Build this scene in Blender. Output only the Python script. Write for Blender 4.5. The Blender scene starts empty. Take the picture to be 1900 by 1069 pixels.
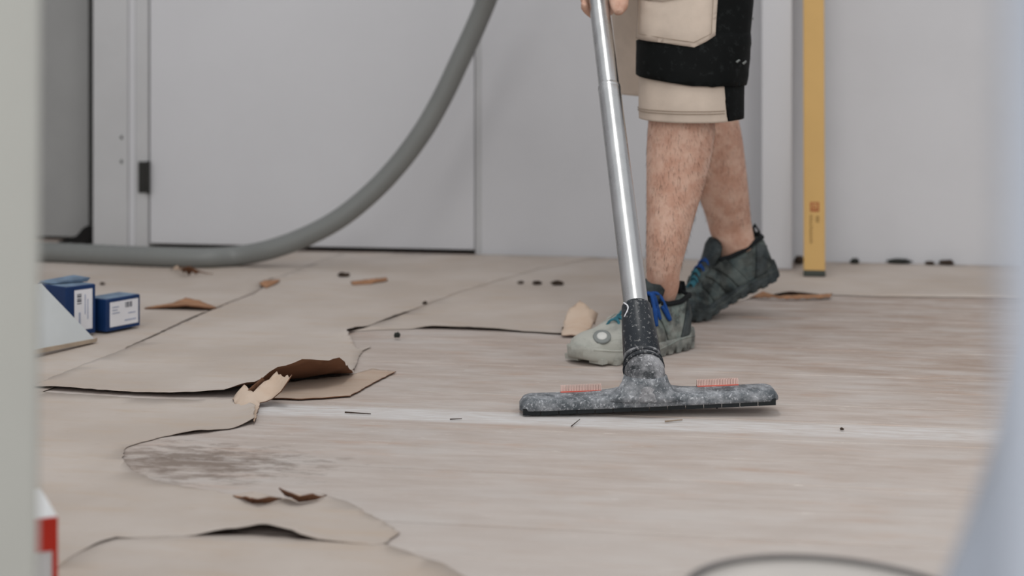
import bpy, bmesh, math, random
from mathutils import Vector, Matrix, noise
from mathutils.geometry import delaunay_2d_cdt
random.seed(7)
SC = bpy.context.scene
COL = SC.collection

# ------------------------------------------------------------------ camera
CAMZ, F, CX, HY = 0.555, 3000.0, 950.0, 110.0      # camera height, focal length in px, principal x, horizon row
cam = bpy.data.cameras.new('camera')
cam.sensor_width = 36.0
cam.lens = F / 1900 * 36.0
cam.shift_y = (HY - 534.5) / 1900
cam.clip_start = 0.02
cam.dof.use_dof = True
cam.dof.focus_distance = 2.58
cam.dof.aperture_fstop = 3.3
camo = bpy.data.objects.new('camera', cam)
camo.location = (0, 0, CAMZ)
camo.rotation_euler = (math.pi / 2, 0, 0)
COL.objects.link(camo)
SC.camera = camo

# ------------------------------------------------------------------ light
world = bpy.data.worlds.new('world')
SC.world = world
world.use_nodes = True
world.node_tree.nodes['Background'].inputs[0].default_value = (0.95, 0.975, 1.0, 1)
world.node_tree.nodes['Background'].inputs[1].default_value = 0.78

def area(name, loc, target, size, sizey, power, col=(1, 1, 1)):
    l = bpy.data.lights.new(name, 'AREA')
    l.shape = 'RECTANGLE'; l.size = size; l.size_y = sizey; l.energy = power; l.color = col
    o = bpy.data.objects.new(name, l)
    o.location = loc
    o.rotation_euler = (Vector(target) - Vector(loc)).to_track_quat('-Z', 'Y').to_euler()
    COL.objects.link(o)
    return o
area('window_daylight', (0.2, -2.6, 2.6), (0.3, 4.0, 0.3), 5.0, 2.4, 180, (1.0, 0.985, 0.96))
area('added_top_light', (-0.02, 2.15, 2.55), (-0.02, 2.15, 0), 0.25, 1.3, 14, (1.0, 0.98, 0.95))  # unseen overhead light, added for the wand highlight and shading from above

SC.view_settings.view_transform = 'Standard'
SC.view_settings.look = 'None'
SC.view_settings.gamma = 1
SC.view_settings.use_curve_mapping = False
SC.view_settings.exposure = 0.0

# ------------------------------------------------------------------ helpers
A = math.radians(9.6)
CA, SA = math.cos(A), math.sin(A)
def R(s, t, z=0.0):                      # room frame (along boards, away from camera) to world
    return Vector((s * CA + t * SA, -s * SA + t * CA, z))
def ST(p):
    return (p[0] * CA - p[1] * SA, p[0] * SA + p[1] * CA)
def P(px, py, z=0.0):                    # point at height z seen at a pixel of the photograph
    Y = (CAMZ - z) * F / (py - HY)
    return Vector(((px - CX) * Y / F, Y, z))
def Q(px, py, Y):
    return Vector(((px - CX) * Y / F, Y, CAMZ - (py - HY) * Y / F))
def ws(px, t):                           # s coordinate of a pixel column on the plane at distance t
    k = (px - CX) / F
    Y = t / (k * SA + CA)
    return Y * (k * CA - SA)
WORLD = {}
def setparent(o, parent, c):
    WORLD[o.name] = Vector(c)
    if parent is not None:
        o.parent = parent
        o.location = Vector(c) - WORLD[parent.name]
    else:
        o.location = c
def mk(name, verts, faces, mats, parent=None, smooth=False, mids=None):
    verts = [Vector(v) for v in verts]
    lo = Vector((min(v[i] for v in verts) for i in range(3)))
    hi = Vector((max(v[i] for v in verts) for i in range(3)))
    c = Vector(((lo.x + hi.x) / 2, (lo.y + hi.y) / 2, lo.z))
    me = bpy.data.meshes.new(name)
    me.from_pydata([v - c for v in verts], [], faces)
    if not isinstance(mats, (list, tuple)): mats = [mats]
    for m in mats: me.materials.append(m)
    if mids: me.polygons.foreach_set('material_index', mids)
    if smooth: me.polygons.foreach_set('use_smooth', [True] * len(me.polygons))
    bm = bmesh.new(); bm.from_mesh(me)
    bmesh.ops.recalc_face_normals(bm, faces=bm.faces)
    bm.to_mesh(me); bm.free()
    o = bpy.data.objects.new(name, me)
    COL.objects.link(o)
    setparent(o, parent, c)
    return o
def empty(name, loc):
    o = bpy.data.objects.new(name, None)
    o.empty_display_size = 0.05
    COL.objects.link(o)
    setparent(o, None, Vector(loc))
    return o
def tag(o, label, cat, group=None):
    o['label'] = label; o['category'] = cat
    if group: o['group'] = group
    return o
def struct(o, label=None):
    o['kind'] = 'structure'
    if label: o['label'] = label
    return o
class MB:
    def __init__(self): self.v = []; self.f = []
    def add(self, v, f):
        n = len(self.v); self.v += [Vector(q) for q in v]; self.f += [tuple(i + n for i in q) for q in f]
        return self
    def box8(self, c):                   # 8 corners, bottom loop then top loop
        return self.add(c, [(0, 1, 2, 3), (7, 6, 5, 4), (0, 4, 5, 1), (1, 5, 6, 2), (2, 6, 7, 3), (3, 7, 4, 0)])
    def rbox(self, s0, s1, t0, t1, z0, z1):
        return self.box8([R(s0, t0, z0), R(s1, t0, z0), R(s1, t1, z0), R(s0, t1, z0),
                          R(s0, t0, z1), R(s1, t0, z1), R(s1, t1, z1), R(s0, t1, z1)])
    def rings(self, rings, cap=True, closed=False):
        n = len(rings[0]); base = len(self.v)
        for r in rings: self.v += [Vector(p) for p in r]
        m = len(rings)
        for i in range(m - 1 + (1 if closed else 0)):
            a, b = base + i * n, base + ((i + 1) % m) * n
            for j in range(n):
                k = (j + 1) % n
                self.f.append((a + j, a + k, b + k, b + j))
        if cap and not closed:
            self.f.append(tuple(base + j for j in range(n))[::-1])
            self.f.append(tuple(base + (m - 1) * n + j for j in range(n)))
        return self
    def tube(self, pts, rad, n=12, cap=True, flat=None, up=None):
        pts = [Vector(p) for p in pts]
        if not isinstance(rad, (list, tuple)): rad = [rad] * len(pts)
        rings = []; u = None
        for i, p in enumerate(pts):
            t = (pts[min(i + 1, len(pts) - 1)] - pts[max(i - 1, 0)]).normalized()
            if u is None:
                ref = Vector(up) if up else (Vector((0, 0, 1)) if abs(t.z) < .9 else Vector((1, 0, 0)))
                u = (ref - t * ref.dot(t)).normalized()
            else:
                u = (u - t * u.dot(t)).normalized()
            w = t.cross(u)
            r = rad[i]
            ru, rw = r if isinstance(r, (tuple, list)) else (r, r)
            rings.append([p + u * ru * math.cos(2 * math.pi * j / n) + w * rw * math.sin(2 * math.pi * j / n) for j in range(n)])
        return self.rings(rings, cap)
    def ellipsoid(self, c, r, n=16, m=10, rot=None):
        rings = []
        for i in range(1, m):
            a = math.pi * i / m
            ring = []
            for j in range(n):
                b = 2 * math.pi * j / n
                q = Vector((r[0] * math.sin(a) * math.cos(b), r[1] * math.sin(a) * math.sin(b), r[2] * math.cos(a)))
                ring.append(Vector(c) + (rot @ q if rot else q))
            rings.append(ring)
        return self.rings(rings, True)
    def build(self, name, mats, parent=None, smooth=False):
        return mk(name, self.v, self.f, mats, parent, smooth)
def bevel(o, w, seg=2):
    m = o.modifiers.new('bevel', 'BEVEL'); m.width = w; m.segments = seg; m.limit_method = 'ANGLE'
    return o
def catmull(pts, k):
    pts = [Vector(p) for p in pts]; out = []
    for i in range(len(pts) - 1):
        p0, p1, p2, p3 = pts[max(i - 1, 0)], pts[i], pts[i + 1], pts[min(i + 2, len(pts) - 1)]
        for j in range(k):
            t = j / k
            out.append(.5 * ((2 * p1) + (p2 - p0) * t + (2 * p0 - 5 * p1 + 4 * p2 - p3) * t * t + (3 * p1 - p0 - 3 * p2 + p3) * t ** 3))
    out.append(pts[-1]); return out
def interp(tab, x):                      # tab: sorted (x, values...) -> values
    if x <= tab[0][0]: return tab[0][1:]
    for a, b in zip(tab, tab[1:]):
        if x <= b[0]:
            t = (x - a[0]) / (b[0] - a[0]); t = t * t * (3 - 2 * t)
            return tuple(p + (q - p) * t for p, q in zip(a[1:], b[1:]))
    return tab[-1][1:]

# ------------------------------------------------------------------ materials
def lin(r, g, b):
    f = lambda c: (c / 255 / 12.92) if c / 255 <= .04045 else ((c / 255 + .055) / 1.055) ** 2.4
    return (f(r), f(g), f(b), 1)
class NT:
    def __init__(self, name, rough=.8, metal=0.0, spec=.3):
        self.m = bpy.data.materials.new(name); self.m.use_nodes = True
        self.t = self.m.node_tree; self.b = self.t.nodes['Principled BSDF']
        self.b.inputs['Roughness'].default_value = rough
        self.b.inputs['Metallic'].default_value = metal
        self.b.inputs['Specular IOR Level'].default_value = spec
    def n(self, typ, **kw):
        x = self.t.nodes.new(typ)
        for k, v in kw.items(): setattr(x, k, v)
        return x
    def l(self, a, b): self.t.links.new(a, b)
    def pos(self, scale=(1, 1, 1), rot=0.0, obj=False):
        if obj:
            src = self.n('ShaderNodeTexCoord').outputs['Object']
        else:
            src = self.n('ShaderNodeNewGeometry').outputs['Position']
        if rot:
            r = self.n('ShaderNodeMapping'); r.inputs['Rotation'].default_value = (0, 0, rot)
            self.l(src, r.inputs[0]); src = r.outputs[0]
        mp = self.n('ShaderNodeMapping'); mp.inputs['Scale'].default_value = scale
        self.l(src, mp.inputs[0]); return mp.outputs[0]
    def noise(self, vec, scale, detail=4, rough=.55, lo=.3, hi=.7):
        x = self.n('ShaderNodeTexNoise'); x.inputs['Scale'].default_value = scale
        x.inputs['Detail'].default_value = detail; x.inputs['Roughness'].default_value = rough
        if vec is not None: self.l(vec, x.inputs['Vector'])
        r = self.n('ShaderNodeMapRange'); r.interpolation_type = 'SMOOTHSTEP'
        r.inputs[1].default_value = lo; r.inputs[2].default_value = hi
        self.l(x.outputs[0], r.inputs[0]); return r.outputs[0]
    def math(self, op, a, b=None, clamp=False):
        x = self.n('ShaderNodeMath', operation=op); x.use_clamp = clamp
        for i, v in enumerate((a, b)):
            if v is None: continue
            if isinstance(v, (int, float)): x.inputs[i].default_value = v
            else: self.l(v, x.inputs[i])
        return x.outputs[0]
    def mix(self, fac, a, b, mode='MIX'):
        x = self.n('ShaderNodeMix', data_type='RGBA', blend_type=mode)
        for i, v in ((0, fac), (6, a), (7, b)):
            if isinstance(v, (int, float)): x.inputs[i].default_value = v
            elif isinstance(v, tuple): x.inputs[i].default_value = v
            else: self.l(v, x.inputs[i])
        return x.outputs[2]
    def color(self, c):
        if isinstance(c, tuple): self.b.inputs['Base Color'].default_value = c
        else: self.l(c, self.b.inputs['Base Color'])
        return self
    def bump(self, h, strength=.3, dist=.002):
        x = self.n('ShaderNodeBump'); x.inputs['Strength'].default_value = strength
        x.inputs['Distance'].default_value = dist
        self.l(h, x.inputs['Height']); self.l(x.outputs[0], self.b.inputs['Normal']); return self
def plain(name, c, rough=.7, metal=0.0, var=.06, scale=20, bump=0.0, spec=.3):
    k = NT(name, rough, metal, spec)
    n = k.noise(k.pos(), scale, 4)
    d = tuple(max(0, x * (1 - 2 * var)) for x in c[:3]) + (1,)
    k.color(k.mix(n, d, c))
    if bump: k.bump(k.noise(k.pos(), scale * 8, 3, lo=0, hi=1), bump, .001)
    return k.m
M = {}
M['wall'] = plain('painted_wall', lin(200, 200, 203), .75, var=.025, scale=3, bump=.05)
M['recess_shade'] = plain('shaded_recess_paint', lin(158, 158, 157), .85, var=.04, scale=4)  # wall colour darkened to carry the shade of the recess
M['door'] = plain('door_paint', lin(201, 201, 204), .5, var=.02, scale=2)
M['casing'] = plain('casing_paint', lin(188, 188, 189), .55, var=.03, scale=5)
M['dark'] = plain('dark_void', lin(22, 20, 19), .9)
M['hinge'] = plain('dark_hinge_metal', lin(58, 58, 56), .5, .6)
M['jamb'] = plain('shaded_jamb_paint', lin(154, 154, 149), .6, var=.03, scale=6)  # white jamb painted darker, for the dimness on the camera side

def wood():
    k = NT('old_pine_boards', .85, spec=.15)
    g = k.n('ShaderNodeObjectInfo')
    v = k.pos((1.2, 7, 1), A)
    off = k.n('ShaderNodeVectorMath', operation='ADD')
    sc = k.n('ShaderNodeVectorMath', operation='SCALE'); sc.inputs[3].default_value = 30
    cmb = k.n('ShaderNodeCombineXYZ'); k.l(g.outputs['Random'], cmb.inputs[0])
    k.l(cmb.outputs[0], sc.inputs[0]); k.l(v, off.inputs[0]); k.l(sc.outputs[0], off.inputs[1])
    grain = k.noise(off.outputs[0], 5, 8, .65, .32, .7)
    fine = k.noise(k.pos((5, 120, 1), A), 4, 5, .6, .35, .7)
    c = k.mix(grain, lin(182, 169, 161), lin(199, 190, 184))
    c = k.mix(k.math('MULTIPLY', fine, .16), c, lin(140, 122, 110))
    pt = k.noise(k.pos((1, 2.2, 1), A), 9, 7, .7, .40, .64)
    c = k.mix(k.math('MULTIPLY', pt, .35), c, lin(166, 150, 139))
    # board to board tint
    c = k.mix(k.math('MULTIPLY', g.outputs['Random'], .25), c, lin(178, 166, 158))
    # pinkish / tan worn streaks
    st = k.noise(k.pos((1.2, 4.5, 1), A), 5, 6, .65, .52, .72)
    c = k.mix(k.math('MULTIPLY', st, .45), c, lin(180, 150, 130))
    # darker brown wear towards the back right
    geo = k.n('ShaderNodeNewGeometry'); rot = k.n('ShaderNodeMapping'); rot.inputs['Rotation'].default_value = (0, 0, A)
    k.l(geo.outputs['Position'], rot.inputs[0])
    sp = k.n('ShaderNodeSeparateXYZ'); k.l(rot.outputs[0], sp.inputs[0])
    S, T = sp.outputs[0], sp.outputs[1]
    def sm(x, a, b):
        r = k.n('ShaderNodeMapRange'); r.interpolation_type = 'SMOOTHSTEP'
        r.inputs[1].default_value = a; r.inputs[2].default_value = b; k.l(x, r.inputs[0]); return r.outputs[0]
    wear = k.math('MULTIPLY', k.math('MULTIPLY', sm(T, 2.5, 3.0), k.math('ADD', k.math('MULTIPLY', sm(S, -.5, .2), .7), .3)), k.noise(k.pos((1.3, 4.5, 1), A), 4, 7, .68, .34, .64))
    c = k.mix(k.math('MULTIPLY', wear, .60), c, lin(150, 128, 112))
    # pale dust and paint residue
    du = k.noise(k.pos((1, 3.2, 1), A), 5, 7, .62, .42, .72)
    c = k.mix(k.math('MULTIPLY', du, .60), c, lin(194, 188, 184))
    near = k.math('MULTIPLY', sm(T, 2.35, 1.7), .55)
    c = k.mix(near, c, lin(192, 184, 178))
    sp2 = k.noise(k.pos((1, 2.5, 1), A), 26, 5, .7, .62, .70)
    c = k.mix(k.math('MULTIPLY', sp2, .5), c, lin(212, 205, 198))
    # band of old white paint along one board
    jit = k.noise(k.pos((3, 20, 1), A), 6, 5, .6, .25, .7)
    band = k.math('MULTIPLY', sm(T, 2.415, 2.440), sm(T, 2.520, 2.495))
    band = k.math('MULTIPLY', band, sm(S, -.87, -.82))
    c = k.mix(k.math('MULTIPLY', band, k.math('ADD', k.math('MULTIPLY', jit, .6), k.math('ADD', k.math('MULTIPLY', sm(S, .05, -.35), .14), .08))), c, lin(214, 213, 213))
    # grey glue residue patch
    s0, t0 = ST(P(330, 856))
    ds = k.math('DIVIDE', k.math('SUBTRACT', S, s0 + .02), .20)
    dt = k.math('DIVIDE', k.math('SUBTRACT', T, t0), .115)
    d = k.math('SQRT', k.math('ADD', k.math('MULTIPLY', ds, ds), k.math('MULTIPLY', dt, dt)))
    ns = k.noise(k.pos((1, 2.2, 1), A), 22, 6, .65, .3, .7)
    pm = k.math('SUBTRACT', k.math('ADD', k.math('SUBTRACT', 1.0, d), ns), .55, True)
    pm = k.math('MULTIPLY', pm, 1.2, True)
    c = k.mix(k.math('MULTIPLY', pm, .8), c, lin(120, 106, 96))
    k.color(c)
    k.bump(fine, .2, .001)
    return k.m
M['wood'] = wood()
def paper(name, c1, c2, c3):
    k = NT(name, .85, spec=.2)
    n1 = k.noise(k.pos(), 3.0, 5, .55, .35, .7)
    n2 = k.noise(k.pos((1, 4, 1), A), 7, 6, .6, .45, .75)
    c = k.mix(n1, c1, c2)
    c = k.mix(k.math('MULTIPLY', n2, .5), c, c3)
    n3 = k.noise(k.pos(), 60, 4, .6, .6, .75)
    c = k.mix(k.math('MULTIPLY', n3, .15), c, lin(150, 130, 112))
    k.color(c); k.bump(k.noise(k.pos(), 120, 4, lo=0, hi=1), .15, .001)
    return k.m
M['paper'] = paper('building_paper', lin(182, 170, 160), lin(195, 185, 177), lin(184, 164, 145))
M['paper_back'] = plain('paper_underside', lin(118, 82, 60), .9, var=.12, scale=12)
M['scrap'] = paper('torn_scrap', lin(198, 176, 156), lin(206, 188, 172), lin(190, 158, 130))
M['scrap_shaded'] = paper('shaded_tan_paper', lin(180, 160, 144), lin(190, 174, 160), lin(166, 138, 116))  # torn scrap colour darkened for the shadow under the curled flap
M['scrap_brown'] = plain('brown_scrap', lin(172, 128, 96), .9, var=.15, scale=30)
M['chip'] = plain('dark_chip', lin(66, 52, 42), .9, var=.2, scale=60)
M['grit'] = plain('dark_grit', lin(48, 50, 46), .9, var=.2, scale=60)
M['hose'] = plain('grey_hose_plastic', lin(122, 124, 122), .42, var=.03, scale=8, spec=.4)
M['steel'] = None
def steel():
    k = NT('brushed_steel_tube', .30, 1.0)
    v = k.pos((400, 400, 3), 0, True)
    n = k.noise(k.pos((30, 30, 12), 0, True), 1, 3, .5, .2, .8)
    k.color(k.mix(n, lin(186, 186, 186), lin(200, 200, 200)))
    r = k.n('ShaderNodeMapRange'); r.inputs[3].default_value = .24; r.inputs[4].default_value = .32
    k.l(n, r.inputs[0]); k.l(r.outputs[0], k.b.inputs['Roughness'])
    return k.m
M['steel'] = steel()
def dusty(name, base, dust, scale, lo, hi, amt, rough=.6, stretch=(1, 1, 1)):
    k = NT(name, rough, spec=.35)
    a = k.noise(k.pos(stretch), scale, 7, .68, lo, hi)
    b = k.noise(k.pos(), scale * 7, 4, .7, .56, .64)
    g = k.n('ShaderNodeNewGeometry'); s = k.n('ShaderNodeSeparateXYZ'); k.l(g.outputs['Normal'], s.inputs[0])
    f = k.math('ADD', k.math('MULTIPLY', a, amt), k.math('MULTIPLY', b, .8 * amt), True)
    c = k.mix(f, base, dust)
    k.color(c)
    rr = k.n('ShaderNodeMapRange'); rr.inputs[3].default_value = rough - .15; rr.inputs[4].default_value = .95
    k.l(f, rr.inputs[0]); k.l(rr.outputs[0], k.b.inputs['Roughness'])
    return k.m
M['nozzle'] = dusty('dusty_nozzle_plastic', lin(72, 78, 83), lin(196, 198, 202), 34, .34, .76, .75)
M['neck'] = dusty('dusty_neck_plastic', lin(36, 40, 44), lin(176, 176, 179), 26, .36, .68, .8)
M['collar'] = dusty('black_collar_plastic', lin(33, 38, 44), lin(150, 150, 150), 26, .60, .76, .7, .5)
M['rubber'] = plain('black_rubber', lin(27, 31, 33), .7, var=.1)
M['red'] = plain('red_brush_base', lin(196, 92, 78), .6, var=.08)
M['bristle'] = plain('pale_pink_bristle', lin(218, 188, 178), .8, var=.08, scale=90)
M['yellow'] = plain('yellow_level_paint', lin(202, 164, 102), .6, var=.03, scale=6)
M['capgreen'] = plain('dark_end_cap', lin(62, 66, 60), .6)
M['redprint'] = plain('red_print', lin(168, 82, 50), .7, var=.15, scale=90)
M['darkprint'] = plain('dark_print', lin(106, 78, 34), .7, var=.2, scale=150)
M['blue'] = plain('navy_carton', lin(18, 50, 96), .5, var=.08, scale=30)
M['lightblue'] = plain('worn_carton_top', lin(120, 142, 165), .6, var=.2, scale=40)
M['label'] = plain('white_label', lin(224, 224, 228), .6, var=.03)
M['ink'] = plain('label_ink', lin(50, 54, 70), .7, var=.1)
M['fadedink'] = plain('faded_ink', lin(160, 168, 190), .7, var=.1)
M['panel'] = plain('white_board_face', lin(212, 218, 220), .7, var=.03, scale=10)
M['panel_edge'] = plain('raw_board_edge', lin(182, 165, 146), .85, var=.1)
M['white'] = plain('white_carton', lin(226, 226, 226), .6, var=.02)
M['redcard'] = plain('red_carton_print', lin(206, 52, 34), .55, var=.05)
M['lid'] = plain('pale_lid', lin(204, 198, 192), .55, var=.04, scale=8)
M['rim'] = plain('grey_lid_rim', lin(118, 114, 112), .6, var=.08, scale=20)
M['sheet'] = plain('pale_blue_plastic', lin(168, 175, 187), .55, var=.05, scale=5)

# skin with mottling
def skin():
    k = NT('skin', .55, spec=.3)
    k.b.inputs['Subsurface Weight'].default_value = .08
    k.b.inputs['Subsurface Radius'].default_value = (.01, .004, .002)
    n = k.noise(k.pos(), 28, 6, .65, .35, .7)
    c = k.mix(n, lin(190, 148, 128), lin(211, 178, 160))
    n2 = k.noise(k.pos((1, 1, .5)), 90, 5, .7, .5, .75)
    c = k.mix(k.math('MULTIPLY', n2, .40), c, lin(146, 100, 80))
    k.color(c); k.bump(n2, .1, .001)
    return k.m
M['skin'] = skin()
M['hairs'] = plain('body_hair', lin(58, 38, 28), .7)
M['beige'] = plain('beige_canvas', lin(196, 181, 167), .9, var=.05, scale=25, bump=.2)
M['beige_dark'] = plain('beige_stitching', lin(150, 134, 118), .9, var=.05)
M['black'] = dusty('black_canvas', lin(9, 12, 12), lin(60, 64, 64), 9, .60, .85, .25, .9)
M['shirt'] = plain('dark_shirt', lin(44, 46, 50), .9)
M['hair'] = plain('brown_hair', lin(60, 42, 30), .7)
def shoe_mat(name, base, dark, dust, amt, axis=None):
    k = NT(name, .75, spec=.25)
    n = k.noise(k.pos(), 30, 4, .55, .44, .56)
    c = k.mix(n, dark, base)
    d = k.noise(k.pos(), 22, 7, .7, .30, .70)
    f = k.math('MULTIPLY', d, amt)
    if axis:                              # dust gathered towards the toe
        g = k.n('ShaderNodeNewGeometry'); s = k.n('ShaderNodeSeparateXYZ'); k.l(g.outputs['Position'], s.inputs[0])
        r = k.n('ShaderNodeMapRange'); r.inputs[1].default_value = axis[0]; r.inputs[2].default_value = axis[1]
        k.l(s.outputs[0], r.inputs[0])
        f = k.math('ADD', f, k.math('MULTIPLY', r.outputs[0], .75), True)
    c = k.mix(f, c, dust)
    k.color(c); k.bump(k.noise(k.pos(), 300, 3, lo=0, hi=1), .15, .001)
    return k.m
M['shoe_a'] = shoe_mat('dusty_grey_green_shoe', lin(104, 118, 114), lin(52, 62, 62), lin(176, 176, 168), .55, (.30, .16))
M['shoe_b'] = shoe_mat('dark_green_shoe', lin(50, 62, 64), lin(20, 26, 28), lin(140, 146, 140), .35)
M['sole_a'] = shoe_mat('dusty_sole', lin(96, 102, 100), lin(48, 52, 52), lin(170, 170, 162), .6, (.30, .16))
M['sole_b'] = shoe_mat('dark_sole', lin(40, 48, 52), lin(24, 30, 32), lin(120, 126, 124), .3)
M['badge'] = plain('pale_badge', lin(206, 206, 202), .7)
M['badge_ring'] = plain('badge_ring', lin(128, 132, 130), .7)
M['lace'] = plain('blue_lace', lin(20, 70, 138), .75, var=.15, scale=80)
M['lace2'] = plain('dusty_teal_lace', lin(60, 120, 136), .8, var=.2, scale=80)
M['lining'] = plain('black_lining', lin(20, 24, 27), .9)

# ------------------------------------------------------------------ floor of planks
fl = struct(MB().rbox(-2.75, 2.45, -.6, 4.95, -.12, -.022).build('floor', M['wood']), 'old pine board floor with dust and paint residue')
PITCH, T0 = .125, 2.517
base_len = [2.2, 2.7, 1.9, 3.1]
k0 = int(math.floor((-.1 - T0) / PITCH)); k1 = int(math.ceil((4.75 - T0) / PITCH))
for k in range(k0, k1):
    t0, t1 = T0 + k * PITCH + .0009, T0 + (k + 1) * PITCH - .0009
    if t1 - t0 <= 0: continue
    rs = random.Random(k)
    cuts = [-2.6, -2.6 + rs.uniform(.6, 2.1)]
    while cuts[-1] < 2.3: cuts.append(min(2.3, cuts[-1] + rs.uniform(1.6, 2.8)))
    dz = rs.uniform(-.0012, .0)
    for a, b in zip(cuts, cuts[1:]):
        if b - a < .1: continue
        e = .0012; s0, s1 = a, b
        m = MB()
        lo = [R(s0, t0, -.022), R(s1, t0, -.022), R(s1, t1, -.022), R(s0, t1, -.022)]
        md = [R(s0, t0, dz - e), R(s1, t0, dz - e), R(s1, t1, dz - e), R(s0, t1, dz - e)]
        hi = [R(s0, t0 + e, dz), R(s1, t0 + e, dz), R(s1, t1 - e, dz), R(s0, t1 - e, dz)]
        m.rings([lo, md, hi], True)
        m.build('plank', M['wood'], fl)

# ------------------------------------------------------------------ back wall, door, trims
TW = 4.504
H = 2.6
def wsW(px): return ws(px, TW)
# plain wall to the right of the door and above it
struct(MB().rbox(wsW(893), 2.3, TW, TW + .12, 0, H).build('wall_back', M['wall']), 'white painted back wall')
struct(MB().rbox(wsW(150), wsW(893), TW + .005, TW + .12, 2.09, H).build('wall_above_door', M['wall']))
struct(MB().rbox(-2.6, ws(164, 4.67), 4.67, 4.76, .01, H).build('wall_recess', M['recess_shade']), 'wall in the recess left of the door frame, painted darker for its shade')
struct(MB().rbox(-2.6, 2.4, 4.80, 4.90, -.02, H).build('wall_dark_backing', M['dark']))  # near-black backing: darkness behind the door gap and recess slot, painted in
struct(MB().rbox(-2.6, 2.4, 4.40, 4.90, H, H + .05).build('trim_9', M['wall']))
struct(MB().rbox(-2.72, -2.6, 1.2, 4.9, 0, H).build('wall_left', M['wall']))
struct(MB().rbox(2.3, 2.42, 1.2, 4.9, 0, H).build('wall_right', M['wall']))
# door casing (flat board), jamb strip with stop, right jamb
c1 = struct(MB().rbox(ws(172, 4.475), ws(236, 4.475), 4.475, 4.66, 0, 2.12).build('trim_1', M['casing']), 'flat white door casing board with two nail holes')
bevel(c1, .003)
struct(bevel(MB().rbox(ws(235, 4.49), ws(250, 4.49), 4.490, 4.60, 0, 2.1).build('trim_2', M['door']), .002), 'narrow white strip of the door frame')
struct(bevel(MB().rbox(ws(249, 4.50), ws(275, 4.50), 4.498, 4.62, 0, 2.1).build('trim_3', M['casing']), .002), 'white door jamb carrying the dark hinge')
struct(bevel(MB().rbox(ws(881, TW), ws(893, TW), TW + .006, TW + .12, 0, 2.1).build('trim_4', M['casing']), .002), 'thin door jamb at the latch side')
for py in (255, 300):
    c = Q(226, py, 4.475 / ((226 - CX) / F * SA + CA))
    m = MB(); n = 10
    m.rings([[c + Vector((.005 * math.cos(2 * math.pi * j / n), -.0004 * i, .006 * math.sin(2 * math.pi * j / n))) for j in range(n)] for i in range(2)])
    m.build('nail_hole', M['hinge'], c1)
door = struct(MB().rbox(wsW(278), wsW(880), TW, TW + .04, .014, 2.06).build('door_1', M['door']), 'smooth white flush door with a dark gap beneath')
bevel(door, .002)
zz = [CAMZ - (py - HY) * 4.74 / F for py in (300, 358)]
hp = bevel(MB().rbox(ws(258, 4.50), ws(277, 4.50), 4.492, 4.512, zz[1], zz[0]).build('hinge', M['hinge'], door), .002)
m = MB(); m.tube([R(ws(275.5, 4.49), 4.489, zz[1] - .002), R(ws(275.5, 4.49), 4.489, zz[0] + .002)], .0055, 10)
m.build('hinge_pin', M['hinge'], hp)
# boxed in column at right
struct(bevel(MB().rbox(ws(1413, 4.326), ws(1470, 4.326), 4.326, TW, 0, H).build('trim_5', M['door']), .004), 'white boxed-in pipe column beside the yellow level')
# frame edges in the foreground
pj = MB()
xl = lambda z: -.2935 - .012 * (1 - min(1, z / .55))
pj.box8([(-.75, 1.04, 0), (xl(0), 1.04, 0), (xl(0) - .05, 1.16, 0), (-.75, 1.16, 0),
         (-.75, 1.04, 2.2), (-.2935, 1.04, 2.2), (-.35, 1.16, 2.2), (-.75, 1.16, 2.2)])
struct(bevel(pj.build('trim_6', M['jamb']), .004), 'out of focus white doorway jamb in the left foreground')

# ------------------------------------------------------------------ sheets of paper on the boards
def inpoly(x, y, poly):
    c = False; j = len(poly) - 1
    for i in range(len(poly)):
        xi, yi = poly[i]; xj, yj = poly[j]
        if (yi > y) != (yj > y) and x < (xj - xi) * (y - yi) / (yj - yi) + xi: c = not c
        j = i
    return c
def segdist(x, y, line):
    best = (9e9, 0.0); L = 0.0
    for (ax, ay), (bx, by) in zip(line, line[1:]):
        dx, dy = bx - ax, by - ay; q = dx * dx + dy * dy
        t = max(0, min(1, ((x - ax) * dx + (y - ay) * dy) / q)) if q else 0
        d = math.hypot(x - ax - dx * t, y - ay - dy * t)
        if d < best[0]: best = (d, L + t * math.sqrt(q))
        L += math.sqrt(q)
    return best[0], best[1] / L
def ragged(pts, step, amp, rs, keep=()):
    out = []
    n = len(pts)
    for i in range(n):
        a, b = Vector(pts[i]), Vector(pts[(i + 1) % n])
        d = b - a; L = d.length
        k = max(1, int(L / step)); nr = Vector((-d.y, d.x)) / L if L else Vector((0, 0))
        for j in range(k):
            q = a + d * (j / k)
            if j: q = q + nr * rs.uniform(-amp, amp) + nr * amp * 1.6 * noise.noise(Vector((q.x * 25, q.y * 25, 3)))
            out.append((q.x, q.y))
    return out
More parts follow.
